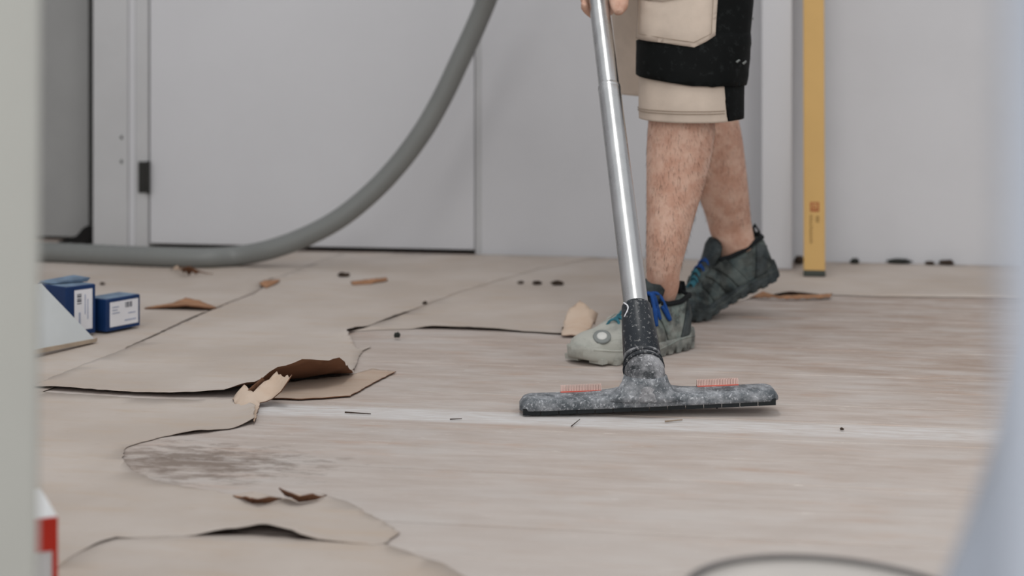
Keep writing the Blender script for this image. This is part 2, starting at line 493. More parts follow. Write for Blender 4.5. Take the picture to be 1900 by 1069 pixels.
def flatmesh(poly, grid, dense=()):
    """triangulated region: polygon, interior points"""
    co = [Vector(p) for p in poly]; n = len(co)
    x0, x1 = min(p[0] for p in poly), max(p[0] for p in poly)
    y0, y1 = min(p[1] for p in poly), max(p[1] for p in poly)
    rs = random.Random(5)
    y = y0
    while y < y1:
        x = x0
        while x < x1:
            qx, qy = x + rs.uniform(-.2, .2) * grid, y + rs.uniform(-.2, .2) * grid
            if inpoly(qx, qy, poly): co.append(Vector((qx, qy)))
            x += grid
        y += grid
    for (line, rad, g) in dense:
        lx = [p[0] for p in line]; ly = [p[1] for p in line]
        y = min(ly) - rad
        while y < max(ly) + rad:
            x = min(lx) - rad
            while x < max(lx) + rad:
                qx, qy = x + rs.uniform(-.25, .25) * g, y + rs.uniform(-.25, .25) * g
                if segdist(qx, qy, line)[0] < rad and inpoly(qx, qy, poly): co.append(Vector((qx, qy)))
                x += g
            y += g
    edges = [(i, (i + 1) % n) for i in range(n)]
    r = delaunay_2d_cdt(co, edges, [], 0, 1e-5)
    vs, fs = r[0], r[2]
    keep = []
    for f in fs:
        c = (vs[f[0]] + vs[f[1]] + vs[f[2]]) / 3
        if inpoly(c.x, c.y, poly): keep.append(tuple(f))
    return vs, keep
def px2(pts): return [tuple(P(x, y)[:2]) for x, y in pts]
def paper_sheet(name, poly, curls, z0=.0014, step=.012, amp=.0018, grid=.05, mat='paper', seed=1, thick=.0009, wob=.0003):
    """curls: (px polyline, peak height, reach, profile table over 0..1)"""
    rs = random.Random(seed)
    pl = ragged(poly, step, amp, rs)
    cl = [(px2(c[0]), c[1], c[2], c[3]) for c in curls]
    vs, fs = flatmesh(pl, grid, [(c[0], c[2] * 1.1, max(.007, c[2] / 7)) for c in cl])
    out = []
    for v in vs:
        z = z0 + wob * (1 + noise.noise(Vector((v.x * 4, v.y * 4, 1))))
        for line, hgt, reach, prof in cl:
            d, u = segdist(v.x, v.y, line)
            if d < reach:
                g = interp(prof, u)[0]
                z += hgt * g * (1 - d / reach) ** 2 * (1 + .12 * noise.noise(Vector((v.x * 22, v.y * 22, 7))))
        out.append((v.x, v.y, z))
    o = mk(name, out, fs, [M[mat], M['paper_back']], None, True)
    sl = o.modifiers.new('thick', 'SOLIDIFY'); sl.thickness = thick; sl.offset = -1; sl.material_offset = 1; sl.material_offset_rim = 0
    for p in o.data.polygons:
        pass
    # make sure faces look up
    if sum(p.normal.z for p in o.data.polygons) < 0: o.data.flip_normals()
    return o
HUMP = [(0, 0), (.5, 1), (1, 0)]
ONE = [(0, .3), (.5, 1), (1, .3)]
def wallpt(px, t=TW - .012):
    s = ws(px, t); v = R(s, t); return (v.x, v.y)
crack1 = [(235, 645), (275, 628), (330, 603), (385, 578), (430, 560), (470, 545), (490, 530), (500, 518)]
crack2 = [(645, 620), (690, 604), (735, 589), (770, 575)]
l_front = [(60, 722), (95, 724), (170, 729), (250, 734), (345, 737), (430, 737), (500, 736), (560, 731), (610, 726), (640, 718), (655, 700)]
l_side = [(657, 688), (664, 668), (672, 656), (688, 644), (664, 650), (652, 634), (643, 622)]
# left strip L
polyL = px2(l_front + l_side + crack2[1:] + [(850, 545), (1000, 500)]) + [wallpt(1110), wallpt(640)] + \
        px2([(560, 498)] + [(x + 3, y + 2.5) for x, y in crack1[::-1]] + [(150, 681), (60, 718)])
sL = paper_sheet('building_paper', polyL, [
    ([(345, 737), (430, 737), (500, 736), (560, 731), (610, 726), (640, 718), (655, 700)], .054, .135,
     [(0, .08), (.15, .18), (.30, .44), (.42, .86), (.54, 1.0), (.70, .92), (.84, .55), (.93, .30), (1, .1)]),
    ([(60, 722), (95, 724), (170, 729), (250, 734), (345, 737)], .006, .06, [(0, .5), (.2, .9), (1, .4)]),
    ([(660, 640), (643, 622), (690, 604)], .010, .05, HUMP),
    ([(690, 604), (735, 589), (770, 575)], .004, .03, HUMP),
    (crack1[1:], .002, .03, HUMP)], seed=3, z0=.0026)
tag(sL, 'beige building paper strip with a curled front edge, running back from the torn flap', 'paper')
# back left B1
polyB1 = px2([(60, 735), (150, 700), (228, 660)] + crack1 + [(575, 500)]) + [wallpt(650), wallpt(277), wallpt(172, 4.46), wallpt(40, 4.46)] + [(-1.75, 4.45), (-1.85, 3.6), (-1.75, 2.75)]
sB1 = paper_sheet('building_paper', polyB1, [
    ([(235, 645), (275, 628), (330, 603), (385, 578), (430, 560)], .002, .03, HUMP)], seed=4)
tag(sB1, 'beige building paper sheet under the two blue boxes and the hose', 'paper')
# back right B2
polyB2 = px2([(645, 617)] + [(700, 613), (780, 611), (870, 613), (960, 617), (1040, 622), (1110, 617), (1200, 606), (1300, 582), (1400, 553),
              (1470, 549), (1545, 548), (1640, 551), (1760, 552), (1900, 554), (2050, 556), (2700, 563)]) + [wallpt(2330), wallpt(1480), wallpt(1475, 4.30), wallpt(1408, 4.30), wallpt(1400), wallpt(1116)] + \
         px2([(980, 495), (830, 540)] + [(x + 3, y - 2) for x, y in crack2[::-1][:-1]])
sB2 = paper_sheet('building_paper', polyB2, [
    ([(760, 611), (870, 613), (960, 617), (1040, 622)], .007, .05, [(0, 0), (.15, 1), (.5, .9), (.8, .4), (1, .5)]),
    ([(1390, 556), (1470, 549), (1545, 548)], .010, .05, HUMP)], seed=6)
tag(sB2, 'wide beige building paper sheet behind the shoes along the back wall', 'paper')
# front left F
f_right = [(470, 786), (425, 797), (360, 805), (300, 812), (262, 822), (232, 834), (226, 850), (245, 875), (285, 893), (350, 906), (430, 919),
           (480, 930), (530, 927), (560, 931), (600, 918), (650, 936), (690, 958), (742, 990), (720, 1008), (690, 1014), (590, 1005), (480, 994), (400, 995), (340, 997), (275, 999), (215, 1001), (175, 1014), (140, 1031), (100, 1060), (40, 1100)]
polyF = px2([(x, y + 6) for x, y in l_front[:5]] + [(400, 743), (440, 745), (474, 768)] + f_right + [(-500, 1130), (-620, 980), (-560, 790), (-100, 735)])
sF = paper_sheet('building_paper', polyF, [
    ([(690, 1014), (590, 1005), (480, 994), (400, 995), (340, 997)], .013, .09, [(0, 0), (.28, .12), (.45, .7), (.58, 1), (.75, .6), (1, 0)]),
    ([(275, 999), (215, 1001), (175, 1014), (140, 1031)], .0022, .04, HUMP),
    ([(440, 745), (474, 768), (470, 786)], .012, .05, [(0, .3), (.6, 1), (1, .6)]),
    ([(300, 812), (360, 805), (425, 797)], .004, .04, HUMP),
    ([(430, 919), (480, 930), (530, 927)], .010, .045, HUMP)], seed=8, step=.010)
tag(sF, 'beige building paper in the left foreground with a wavy lifted front edge', 'paper')
# bottom edge piece below the wavy edge
polyG = px2([(40, 1092), (100, 1052), (140, 1024), (175, 1008), (230, 996), (420, 988), (560, 996), (640, 1004), (700, 1006), (800, 1040), (950, 1110)]) + [(-.5, 1.45), (-.75, 1.5)]
sG = paper_sheet('building_paper', polyG, [], z0=.0009, thick=.0006, wob=.0001, seed=11)
tag(sG, 'lower beige paper layer showing under the wavy edge at the bottom left', 'paper')

def scrap(name, pts, label, cat='paper scrap', mat='scrap', thick=.0016, step=.008, amp=.001, curl=.002, seed=1, group=None, back='paper_back', grid=.012):
    """pts: (px, py, z): outline point with its height; height is blended inside"""
    rs = random.Random(seed)
    w = [P(x, y, z) for x, y, z in pts]
    pl = ragged([(p.x, p.y) for p in w], step, amp, rs)
    vs, fs = flatmesh(pl, grid)
    out = []
    for v in vs:
        num = den = 0.0
        n = len(w)
        for i in range(n):
            a, b = w[i], w[(i + 1) % n]
            for q in range(4):
                c = a.lerp(b, q / 4); d = ((v.x - c.x) ** 2 + (v.y - c.y) ** 2) + 1e-7
                num += c.z / d ** 1.3; den += 1 / d ** 1.3
        z = num / den + curl * noise.noise(Vector((v.x * 40, v.y * 40, seed)))
        out.append((v.x, v.y, max(thick + .0008, z)))
    o = mk(name, out, fs, [M[mat], M[back]], None, True)
    if sum(p.normal.z for p in o.data.polygons) < 0: o.data.flip_normals()
    sl = o.modifiers.new('thick', 'SOLIDIFY'); sl.thickness = thick; sl.offset = -1; sl.material_offset = 1; sl.material_offset_rim = 1
    tag(o, label, cat, group)
    return o
scrap('paper_scrap', [(478, 737, .003), (560, 740, .003), (650, 734, .003), (692, 710, .003), (735, 689, .003), (690, 684, .003), (655, 694, .003), (600, 700, .003), (500, 712, .003)],
      'flat tan paper piece lying under the curled brown flap', curl=.0006, seed=2, mat='scrap_shaded')
scrap('paper_scrap', [(472, 786, .0035), (467, 770, .004), (440, 758, .0045), (431, 742, .006), (440, 728, .014), (453, 713, .026), (462, 722, .022), (470, 728, .02), (490, 708, .034), (514, 690, .046),
                      (541, 697, .050), (534, 708, .042), (521, 728, .024), (505, 740, .012), (482, 748, .007), (478, 762, .005)],
      'torn tan paper strip sticking up in front of the curled brown flap', curl=.004, seed=5, grid=.008)
scrap('paper_scrap', [(448, 735, .012), (468, 716, .028), (486, 700, .040), (492, 706, .034), (474, 727, .017)],
      'small pinkish torn bit hanging on the left shoulder of the curled flap', curl=.002, seed=9, grid=.008)
scrap('paper_scrap', [(1042, 622, .006), (1047, 596, .022), (1056, 574, .042), (1076, 558, .055), (1098, 570, .050), (1110, 582, .036), (1104, 600, .018), (1085, 622, .006)],
      'folded orange tan paper scrap standing beside the dusty shoe toe', curl=.006, seed=12, mat='scrap')
scrap('paper_curl', [(268, 571, .005), (320, 562, .008), (345, 552, .010), (372, 558, .010), (402, 571, .005), (380, 569, .012), (345, 565, .015), (310, 568, .010)],
      'orange brown curled tear in the paper right of the blue boxes', mat='scrap_brown', curl=.001, seed=14, grid=.008, thick=.004)
scrap('paper_curl', [(432, 919, .006), (455, 920, .012), (480, 926, .012), (500, 922, .012), (522, 925, .006), (500, 933, .004), (470, 933, .004)],
      'brown torn lip on the foreground paper, left one of the pair', mat='scrap_brown', curl=.001, seed=16, grid=.006)
scrap('paper_curl', [(518, 905, .018), (540, 914, .018), (556, 921, .014), (580, 915, .014), (606, 917, .006), (585, 926, .004), (555, 930, .004), (530, 918, .006)],
      'torn lip with a pale top on the foreground paper, right one of the pair', mat='scrap', curl=.001, seed=17, grid=.006)
scrap('paper_curl', [(650, 523, .006), (680, 518, .014), (716, 514, .012), (720, 520, .006), (690, 526, .005), (655, 528, .005)],
      'small brown paper curl on the floor in front of the white door', mat='scrap_brown', curl=.001, seed=18, grid=.008)
scrap('paper_curl', [(316, 500, .006), (330, 492, .02), (342, 496, .028), (352, 493, .03), (372, 503, .014), (395, 508, .006), (350, 510, .005)],
      'pale torn paper corner poking up in front of the grey hose', mat='scrap', curl=.003, seed=19, grid=.01)
scrap('paper_curl', [(480, 526, .008), (492, 520, .014), (520, 518, .010), (516, 524, .006), (494, 534, .005)],
      'small dark tear at the far end of the diagonal seam', mat='scrap_brown', curl=.001, seed=20, grid=.008)
scrap('paper_curl', [(1392, 552, .006), (1415, 540, .018), (1440, 548, .012), (1500, 547, .010), (1545, 544, .010), (1540, 552, .005), (1460, 555, .005)],
      'thin brown curl of paper right of the raised dark shoe', mat='scrap_brown', curl=.002, seed=21, grid=.01)
def chunk(name, px, py, w, h, d, mat, label, cat='debris', rot=0.0, seed=0, group=None, z=.004):
    rs = random.Random(seed * 13 + int(px))
    c = P(px, py, z); m = MB(); rings = []
    for zz, s in ((0, .8), (h * .5, 1), (h, .6)):
        rings.append([c + Vector((w / 2 * s * math.cos(a) * rs.uniform(.75, 1.1) * math.cos(rot) - d / 2 * s * math.sin(a) * math.sin(rot),
                                  w / 2 * s * math.cos(a) * math.sin(rot) + d / 2 * s * math.sin(a) * rs.uniform(.75, 1.1), zz * rs.uniform(.7, 1.1)))
                      for a in [2 * math.pi * j / 9 for j in range(9)]])
    m.rings(rings); return tag(m.build(name, M[mat], None, False), label, cat, group)
chunk('debris_chip', 638, 513, .034, .010, .02, 'chip', 'dark chip beside the small brown curl before the door')
chunk('debris_chip', 997, 527, .03, .008, .02, 'chip', 'middle dark chip of the row of three behind the scrap')
chunk('debris_chip', 1034, 528, .038, .009, .02, 'chip', 'right and largest dark chip of the row of three nearest the wand')
chunk('debris_chip', 966, 526, .018, .006, .012, 'chip', 'left and smallest chip of the row of three')
chunk('debris_chip', 737, 626, .016, .010, .012, 'grit', 'small grey pebble on the boards by the sheet corner')
chunk('debris_chip', 788, 564, .012, .006, .01, 'chip', 'tiny dark crumb on the paper behind the corner seam')
chunk('debris_chip', 1046, 614, .01, .008, .008, 'chip', 'tiny dark crumb at the foot of the folded orange scrap')
chunk('debris_chip', 190, 528, .016, .006, .012, 'chip', 'little dark crumb behind the blue boxes')
chunk('debris_chip', 1562, 798, .007, .004, .005, 'chip', 'tiny black speck on the white painted band at right', z=.001)
chunk('debris_chip', 1330, 758, .004, .003, .004, 'chip', 'tiny speck by the lifted end of the nozzle', z=.001)
for px, py, w, h, mt, lb in [(1060, 471, .17, .022, 'grit', 'long dark green rubble strip at the wall foot left of the wand'),
                             (1122, 473, .10, .02, 'scrap_brown', 'rusty orange rubble at the wall foot behind the wand'),
                             (1482, 489, .03, .035, 'chip', 'dark brown lump between the column and the yellow level'),
                             (1586, 488, .03, .022, 'grit', 'small dark rubble at the wall foot, nearest the yellow level'),
                             (1668, 488, .075, .020, 'grit', 'largest dark rubble lump at the foot of the right wall'),
                             (1725, 490, .03, .014, 'chip', 'small brown rubble between the lumps at the right wall'),
                             (1756, 490, .05, .018, 'chip', 'brown rubble lump farthest right along the wall foot')]:
    chunk('wall_rubble', px, py, w, h * .6, .03, mt, lb, 'rubble', -A, 3)
# dark lump in the recess
m = MB(); c = P(150, 455, .002)
m.rings([[c + Vector((.055 * s * math.cos(a) + ox, .03 * s * math.sin(a), z)) for a in [2 * math.pi * j / 10 for j in range(10)]]
         for z, s, ox in ((0, 1.2, -.01), (.012, 1.1, -.005), (.028, .6, .02), (.05, .45, .03), (.058, .25, .032))])
tag(m.build('dark_rag', M['dark'], None, True), 'black crumpled lump in the recess left of the door casing', 'debris')
# splinters near the nozzle
def splinter(p0, p1, r, mat, label):
    tag(MB().tube([P(*p0), P(*p1)], [r, r * .6], 6).build('wood_splinter', M[mat]), label, 'splinter')
splinter((1060, 791, .0015), (1076, 778, .003), .0009, 'chip', 'thin dark splinter poking from under the nozzle front')
splinter((1234, 782, .002), (1266, 779, .002), .0015, 'beige_dark', 'short brown splinter lying in front of the nozzle')
splinter((640, 765, .0015), (688, 768, .0015), .0012, 'chip', 'thin dark sliver on the white band near the torn strip')
splinter((835, 778, .0015), (857, 777, .0015), .0010, 'chip', 'tiny sliver on the boards left of the nozzle')

# ------------------------------------------------------------------ yellow level
foot = P(1511, 514); s_f, t_f = ST(foot)
lean = math.atan2(TW - .03 - t_f, 1.78)
lv = empty('spirit_level', foot)
def lvp(a, b, h):                         # across, thickness, along
    return R(s_f + a, t_f + b * math.cos(lean) + h * math.sin(lean), -b * math.sin(lean) * 1.0 + h * math.cos(lean) + .012 * math.sin(lean))
def lvbox(a0, a1, b0, b1, h0, h1):
    return MB().box8([lvp(a0, b0, h0), lvp(a1, b0, h0), lvp(a1, b1, h0), lvp(a0, b1, h0), lvp(a0, b0, h1), lvp(a1, b0, h1), lvp(a1, b1, h1), lvp(a0, b1, h1)])
W2 = .0268
bevel(lvbox(-W2, W2, -.012, .012, .012, 1.80).build('level_body', M['yellow'], lv), .002)
bevel(lvbox(-W2 - .001, W2 + .001, -.013, .013, 0.0, .015).build('end_cap', M['capgreen'], lv), .002)
bevel(lvbox(-W2 - .001, W2 + .001, -.013, .013, 1.79, 1.805).build('end_cap', M['capgreen'], lv), .002)
pr = MB()                                  # red box print and faded vertical lettering near the foot
hz = lambda py: (514 - py) * 4.11 / F / math.cos(lean)
for a0, a1, y0, y1 in [(-.010, .012, 379, 381.5), (-.010, -.006, 381, 396), (.008, .012, 381, 396), (-.003, .004, 384, 387), (-.004, .000, 388, 392), (.002, .005, 388, 393), (-.010, .012, 393, 396)]:
    b = lvbox(a0, a1, -.0125, -.0119, hz(y1), hz(y0)); pr.add(b.v, b.f)
pr.build('red_print', M['redprint'], lv)['kind'] = 'stuff'
pr = MB(); rs = random.Random(3); y = 403
while y < 452:
    hh = rs.choice((3, 4, 5)); a = -.0105 + rs.uniform(-.001, .001)
    b = lvbox(a, a + .0065, -.0125, -.0119, hz(y + 1.2), hz(y)); pr.add(b.v, b.f)
    b = lvbox(a, a + .002, -.0125, -.0119, hz(y + hh), hz(y)); pr.add(b.v, b.f)
    y += hh + 1.2
for y in (405, 409, 413):
    b = lvbox(.004, .012, -.0125, -.0119, hz(y + 2), hz(y)); pr.add(b.v, b.f)
pr.build('faded_lettering', M['darkprint'], lv)['kind'] = 'stuff'
tag(lv, 'tall yellow spirit level leaning on the wall beside the white column', 'spirit level')

# ------------------------------------------------------------------ vacuum hose
d = .0275
hp = [P(-200, 464, d), P(-100, 465.2, d), P(0, 466.5, d), P(100, 468.5, d), P(200, 473, d), P(300, 477, d), P(380, 478.5, d), P(440, 475, .029)]
hp += [Q(505, 462, 4.295), Q(572, 437, 4.28), Q(632, 404, 4.27), Q(690, 357, 4.265), Q(740, 304, 4.26), Q(785, 243, 4.25), Q(822, 178, 4.24), Q(852, 115, 4.23), Q(880, 55, 4.22), Q(903, 0, 4.2), Q(925, -60, 4.16), Q(955, -140, 4.08)]
hp += [Vector((.10, 3.86, 1.05)), Vector((.16, 3.62, 1.16)), Vector((.15, 3.46, 1.14)), Vector((.139, 3.34, 1.03))]
cp = catmull(hp, 24)
L = 0; rad = []
for i, p in enumerate(cp):
    if i: L += (p - cp[i - 1]).length
    rad.append(.0268 + .0005 * math.sin(L / .009 * 2 * math.pi))
hose = MB().tube(cp, rad, 20).build('vacuum_hose', M['hose'], None, True)
tag(hose, 'long grey flexible vacuum hose sweeping from the floor up past the door', 'hose')

# ------------------------------------------------------------------ vacuum wand and floor nozzle
w0 = Vector((.201, 2.61, .150)); w1 = Vector((.164, 3.02, .646))
wd = (w1 - w0).normalized()
def wp(z): return w0 + wd * ((z - w0.z) / wd.z)
vac = empty('vacuum_wand', (.206, 2.53, 0))
# steel tube, lower (wider) section, joint, upper section
zj = wp(.51)
MB().tube([wp(.150 + .355 * i / 24) for i in range(25)] + [wp(.5055), wp(.5065)], [.0203] * 25 + [.0201, .0188], 36, False).build('wand_tube', M['steel'], vac, True)
MB().tube([wp(.500 + .5 * i / 24) for i in range(25)], .0186, 36, False).build('wand_tube', M['steel'], vac, True)
MB().tube([wp(.499), wp(.500), wp(.503), wp(.504)], [.0203, .0206, .0206, .0203], 36, False).build('tube_seam', M['steel'], vac, True)
MB().tube([wp(.99), wp(1.035), wp(1.06)], [.024, .028, .030], 24).build('hose_cuff', M['collar'], vac, True)
# black collar
ca, cb = wp(.085), wp(.158)
cl = [ca.lerp(cb, t) for t in (0, .03, .5, .93, .97, 1)]
MB().tube(cl, [.0285, .0300, .0275, .0240, .0233, .0200], 36).build('collar', M['collar'], vac, True)
# worn notch on the collar's upper left
e1 = Vector((1, 0, 0)); e1 = (e1 - wd * e1.dot(wd)).normalized(); e2 = wd.cross(e1)
if e2.y > 0: e2 = -e2
def onw(al, rr, h):                       # angle: 0 right, 90 towards the camera
    c = ca.lerp(cb, h); return c + (e1 * math.cos(al) + e2 * math.sin(al)) * rr
n_ = MB(); pts = []
for k in range(15):
    a = math.radians(150 - 22 * math.sin(math.pi * k / 14)); h = .97 - .28 * k / 14
    pts.append(onw(a, .0240 + .0036 * (.97 - h) / .5 * 1.0 - .0002, h))
n_.tube(pts, .0013, 6); n_.build('worn_edge', M['label'], vac, True)
# swivel neck and ring
base = Vector((.209, 2.528, .036))
neck = catmull([base + Vector((0, .002, -.012)), base + Vector((0, .003, .008)), base + Vector((-.0005, .010, .026)), wp(.078), wp(.092)], 6)
nr = [.0335, .034, .0335, .033, .0325, .0325, .032, .0318, .0316, .0316, .0316, .0316, .0316, .0315, .0313, .031, .0308, .0306, .0304, .0302, .030, .0298, .0296, .0292, .029]
MB().tube(neck, nr[:len(neck)], 36).build('swivel_neck', M['neck'], vac, True)
r0 = wp(.078)
for dz_ in (-.006, .002):
    ring = []
    for k in range(40):
        a = 2 * math.pi * k / 40
        ring.append(r0 + wd * (dz_ - .006 + .011 * math.sin(a)) + (e1 * math.cos(a) + e2 * math.sin(a)) * (.0312 if dz_ < 0 else .0302))
    rr = MB(); rings = []
    for k in range(40):
        q, c = ring[k], r0
        o = (q - c); o = (o - wd * o.dot(wd)).normalized()
        rings.append([q + o * .0022 * math.cos(b) + wd * .0022 * math.sin(b) for b in [2 * math.pi * j / 8 for j in range(8)]])
    rr.rings(rings, False, True); rr.build('neck_ring', M['collar'], vac, True)
# nozzle body: loft along its width
NL, NR = P(964, 777), P(1444, 770)
nx0, nx1 = NL.x, NR.x
ny = (NL.y + NR.y) / 2
tilt = .0165
def nz(u): return .0015 + tilt * max(0, u) ** 1.15
def nsec(u):                              # u 0..1 along the width: cross-section in (y, z)
    x = nx0 + (nx1 - nx0) * u
    e = min(u, 1 - u) * .4                # distance from the end
    rnd = min(1, e / .02); rnd = math.sqrt(max(0, 1 - (1 - rnd) ** 2))
    uc = (base.x - nx0) / (nx1 - nx0)
    g = math.exp(-((u - uc) / .085) ** 2); g2 = math.exp(-((u - uc) / .16) ** 2)
    hf = .0215 + .004 * g2                # front edge height
    ht = .0250 + .012 * g + .003 * g2     # crown
    yb = .034 * (.55 + .45 * rnd); yf = -.036 * (.62 + .38 * rnd)
    z0 = .006
    k = .55 + .45 * rnd
    return x, [(yf * .98, z0), (yf, z0 + .004), (yf, hf * .72 * k + .002), (yf * .90, hf * k), (yf * .45, (hf + (ht - hf) * .65) * k), (0, ht * k), (yb * .5, (ht - .001) * k), (yb * .9, (hf - .001) * k), (yb, hf * .7 * k), (yb, z0 + .002), (yb * .96, z0)]
rings = []
for i in range(65):
    u = i / 64; u = .5 - .5 * math.cos(math.pi * u) if False else u
    x, s = nsec(u)
    rings.append([Vector((x, ny + .036 + y, z + nz(u))) for y, z in s])
nb = MB().rings(rings).build('nozzle_body', M['nozzle'], vac, True)
# flare joining neck and body
fl_r = []
for h, rx, ry in ((-.012, .075, .030), (-.004, .056, .031), (.004, .043, .032), (.014, .037, .032), (.024, .0338, .0325)):
    c = base + Vector((0, .002 + .002 * h / .02, h))
    fl_r.append([c + Vector((rx * math.cos(a), ry * math.sin(a), 0)) for a in [2 * math.pi * j / 36 for j in range(36)]])
MB().rings(fl_r).build('neck_fairing', M['nozzle'], vac, True)
# rubber squeegee strip with notches (front) and a rear strip
for yy, nm in ((.0015, 'f'), (.066, 'r')):
    m = MB()
    for k in range(14):
        u0, u1 = .012 + k * .0697 + .0015, .012 + (k + 1) * .0697 - .0015
        xa, xb = nx0 + (nx1 - nx0) * u0, nx0 + (nx1 - nx0) * u1
        za, zb = nz(u0), nz(u1)
        m.box8([(xa, ny + yy, za), (xb, ny + yy, zb), (xb, ny + yy + .004, zb), (xa, ny + yy + .004, za),
                (xa, ny + yy, za + .010), (xb, ny + yy, zb + .010), (xb, ny + yy + .004, zb + .010), (xa, ny + yy + .004, za + .010)])
    m.build('rubber_strip', M['rubber'], vac)
# red lint brushes on the back of the body
for p0, p1 in ((1040, 1116), (1293, 1370)):
    Yb = ny + .050
    xa, xb = (p0 - CX) * Yb / F, (p1 - CX) * Yb / F
    ua, ub = (xa - nx0) / (nx1 - nx0), (xb - nx0) / (nx1 - nx0)
    za, zb = nz(ua) + .0195, nz(ub) + .0195
    m = MB().box8([(xa, Yb - .006, za), (xb, Yb - .006, zb), (xb, Yb + .010, zb), (xa, Yb + .010, za),
                   (xa, Yb - .006, za + .0065), (xb, Yb - .006, zb + .0065), (xb, Yb + .010, zb + .0065), (xa, Yb + .010, za + .0065)])
    br = bevel(m.build('brush_base', M['red'], vac), .001)
    m = MB(); n = 26
    for r_ in range(2):
        for k in range(n):
            f = (k + .5) / n; x = xa + (xb - xa) * f; z = za + (zb - za) * f + .006
            w = (xb - xa) / n * .40; y = Yb - .003 + r_ * .006
            m.box8([(x - w, y, z), (x + w, y, z), (x + w, y + .004, z), (x - w, y + .004, z),
                    (x - w * .8, y + .002, z + .0085), (x + w * .8, y + .002, z + .0085), (x + w * .8, y + .006, z + .0085), (x - w * .8, y + .006, z + .0085)])
    b_ = m.build('bristles', M['bristle'], br); b_['kind'] = 'stuff'
tag(vac, 'steel vacuum wand with a dusty black wide floor nozzle held by the person', 'vacuum wand')

# ------------------------------------------------------------------ person: one continuous body
body = MB()
def limb(tab, n=24):                      # (x, y, z, rx, ry) rings stacked in z
    rings = []
    for i, (x, y, z, rx, ry) in enumerate(tab):
        rings.append([Vector((x + rx * math.cos(2 * math.pi * j / n), y + ry * math.sin(2 * math.pi * j / n), z)) for j in range(n)])
    body.rings(rings)
def dense(tab, k=4):
    out = catmull([Vector(t[:3]) for t in tab], k); rr = catmull([Vector((t[3], t[4], 0)) for t in tab], k)
    return [(p.x, p.y, p.z, r.x, r.y) for p, r in zip(out, rr)]
legL = [(.279, 3.105, .045, .023, .025), (.281, 3.100, .078, .026, .028), (.285, 3.090, .104, .030, .032), (.2870, 3.080, .127, .0322, .035), (.2870, 3.070, .150, .0322, .037), (.2925, 3.065, .198, .0385, .042),
        (.3015, 3.07, .259, .0465, .050), (.3115, 3.075, .320, .0560, .057), (.3180, 3.075, .375, .0625, .061), (.3215, 3.07, .425, .0640, .060), (.3220, 3.06, .470, .0620, .062),
        (.3260, 3.06, .520, .0640, .068), (.335, 3.08, .60, .0720, .074), (.347, 3.12, .70, .0800, .082), (.355, 3.16, .80, .0860, .088), (.352, 3.19, .90, .088, .090)]
legR = [(.500, 3.513, .072, .028, .018), (.497, 3.511, .100, .036, .023), (.489, 3.508, .135, .043, .028), (.480, 3.503, .165, .046, .034), (.4735, 3.50, .187, .0475, .038), (.465, 3.485, .22, .049, .044), (.449, 3.46, .279, .0565, .054), (.434, 3.435, .338, .0615, .060),
        (.423, 3.41, .39, .0625, .061), (.412, 3.39, .44, .0610, .059), (.398, 3.37, .49, .0620, .063), (.380, 3.36, .54, .0640, .067), (.345, 3.35, .63, .0720, .074), (.305, 3.34, .73, .0810, .082), (.275, 3.335, .84, .0880, .088), (.265, 3.32, .92, .088, .088)]
limb(dense(legL)); limb(dense(legR))
Fd = Vector((-.707, -.707, 0)); Rt = Vector((-.707, .707, 0))       # facing, his right
pel = Vector((.31, 3.255, .93))
def oring(c, rf, rr, n=28):
    return [c + Fd * rf * math.cos(2 * math.pi * j / n) + Rt * rr * math.sin(2 * math.pi * j / n) for j in range(n)]
torso_tab = [(.86, .00, .105, .165), (.93, .00, .115, .172), (1.02, .015, .105, .158), (1.12, .06, .105, .160), (1.24, .13, .115, .178), (1.33, .19, .110, .190), (1.39, .225, .085, .170), (1.43, .245, .06, .09)]
body.rings([oring(Vector((pel.x, pel.y, z)) + Fd * f, a, b) for z, f, a, b in torso_tab])
nk = Vector((pel.x, pel.y, 1.40)) + Fd * .235
hd = nk + Vector((0, 0, .205)) + Fd * .055
body.tube([nk, nk + Vector((0, 0, .12)) + Fd * .03], [.062, .056], 16)
body.ellipsoid(hd, (.078, .078, .118), 20, 14)
body.ellipsoid(hd + Fd * .035 + Vector((0, 0, -.045)), (.058, .058, .066), 16, 10)
body.tube([hd + Fd * .082 + Vector((0, 0, .012)), hd + Fd * .106 + Vector((0, 0, -.028)), hd + Fd * .085 + Vector((0, 0, -.036))], [.008, .014, .009], 8)
for sg in (-1, 1):
    body.ellipsoid(hd + Rt * .08 * sg + Vector((0, 0, -.005)), (.016, .016, .03), 10, 8)
    body.ellipsoid(hd + Fd * .072 + Rt * .032 * sg + Vector((0, 0, .022)), (.016, .016, .008), 10, 8)
body.tube([hd + Fd * .088 + Rt * -.024 + Vector((0, 0, -.062)), hd + Fd * .096 + Vector((0, 0, -.060)), hd + Fd * .088 + Rt * .024 + Vector((0, 0, -.062))], [.005, .009, .005], 8)
shR = Vector((pel.x, pel.y, 1.345)) + Fd * .195 + Rt * .185
shL = Vector((pel.x, pel.y, 1.345)) + Fd * .195 - Rt * .185
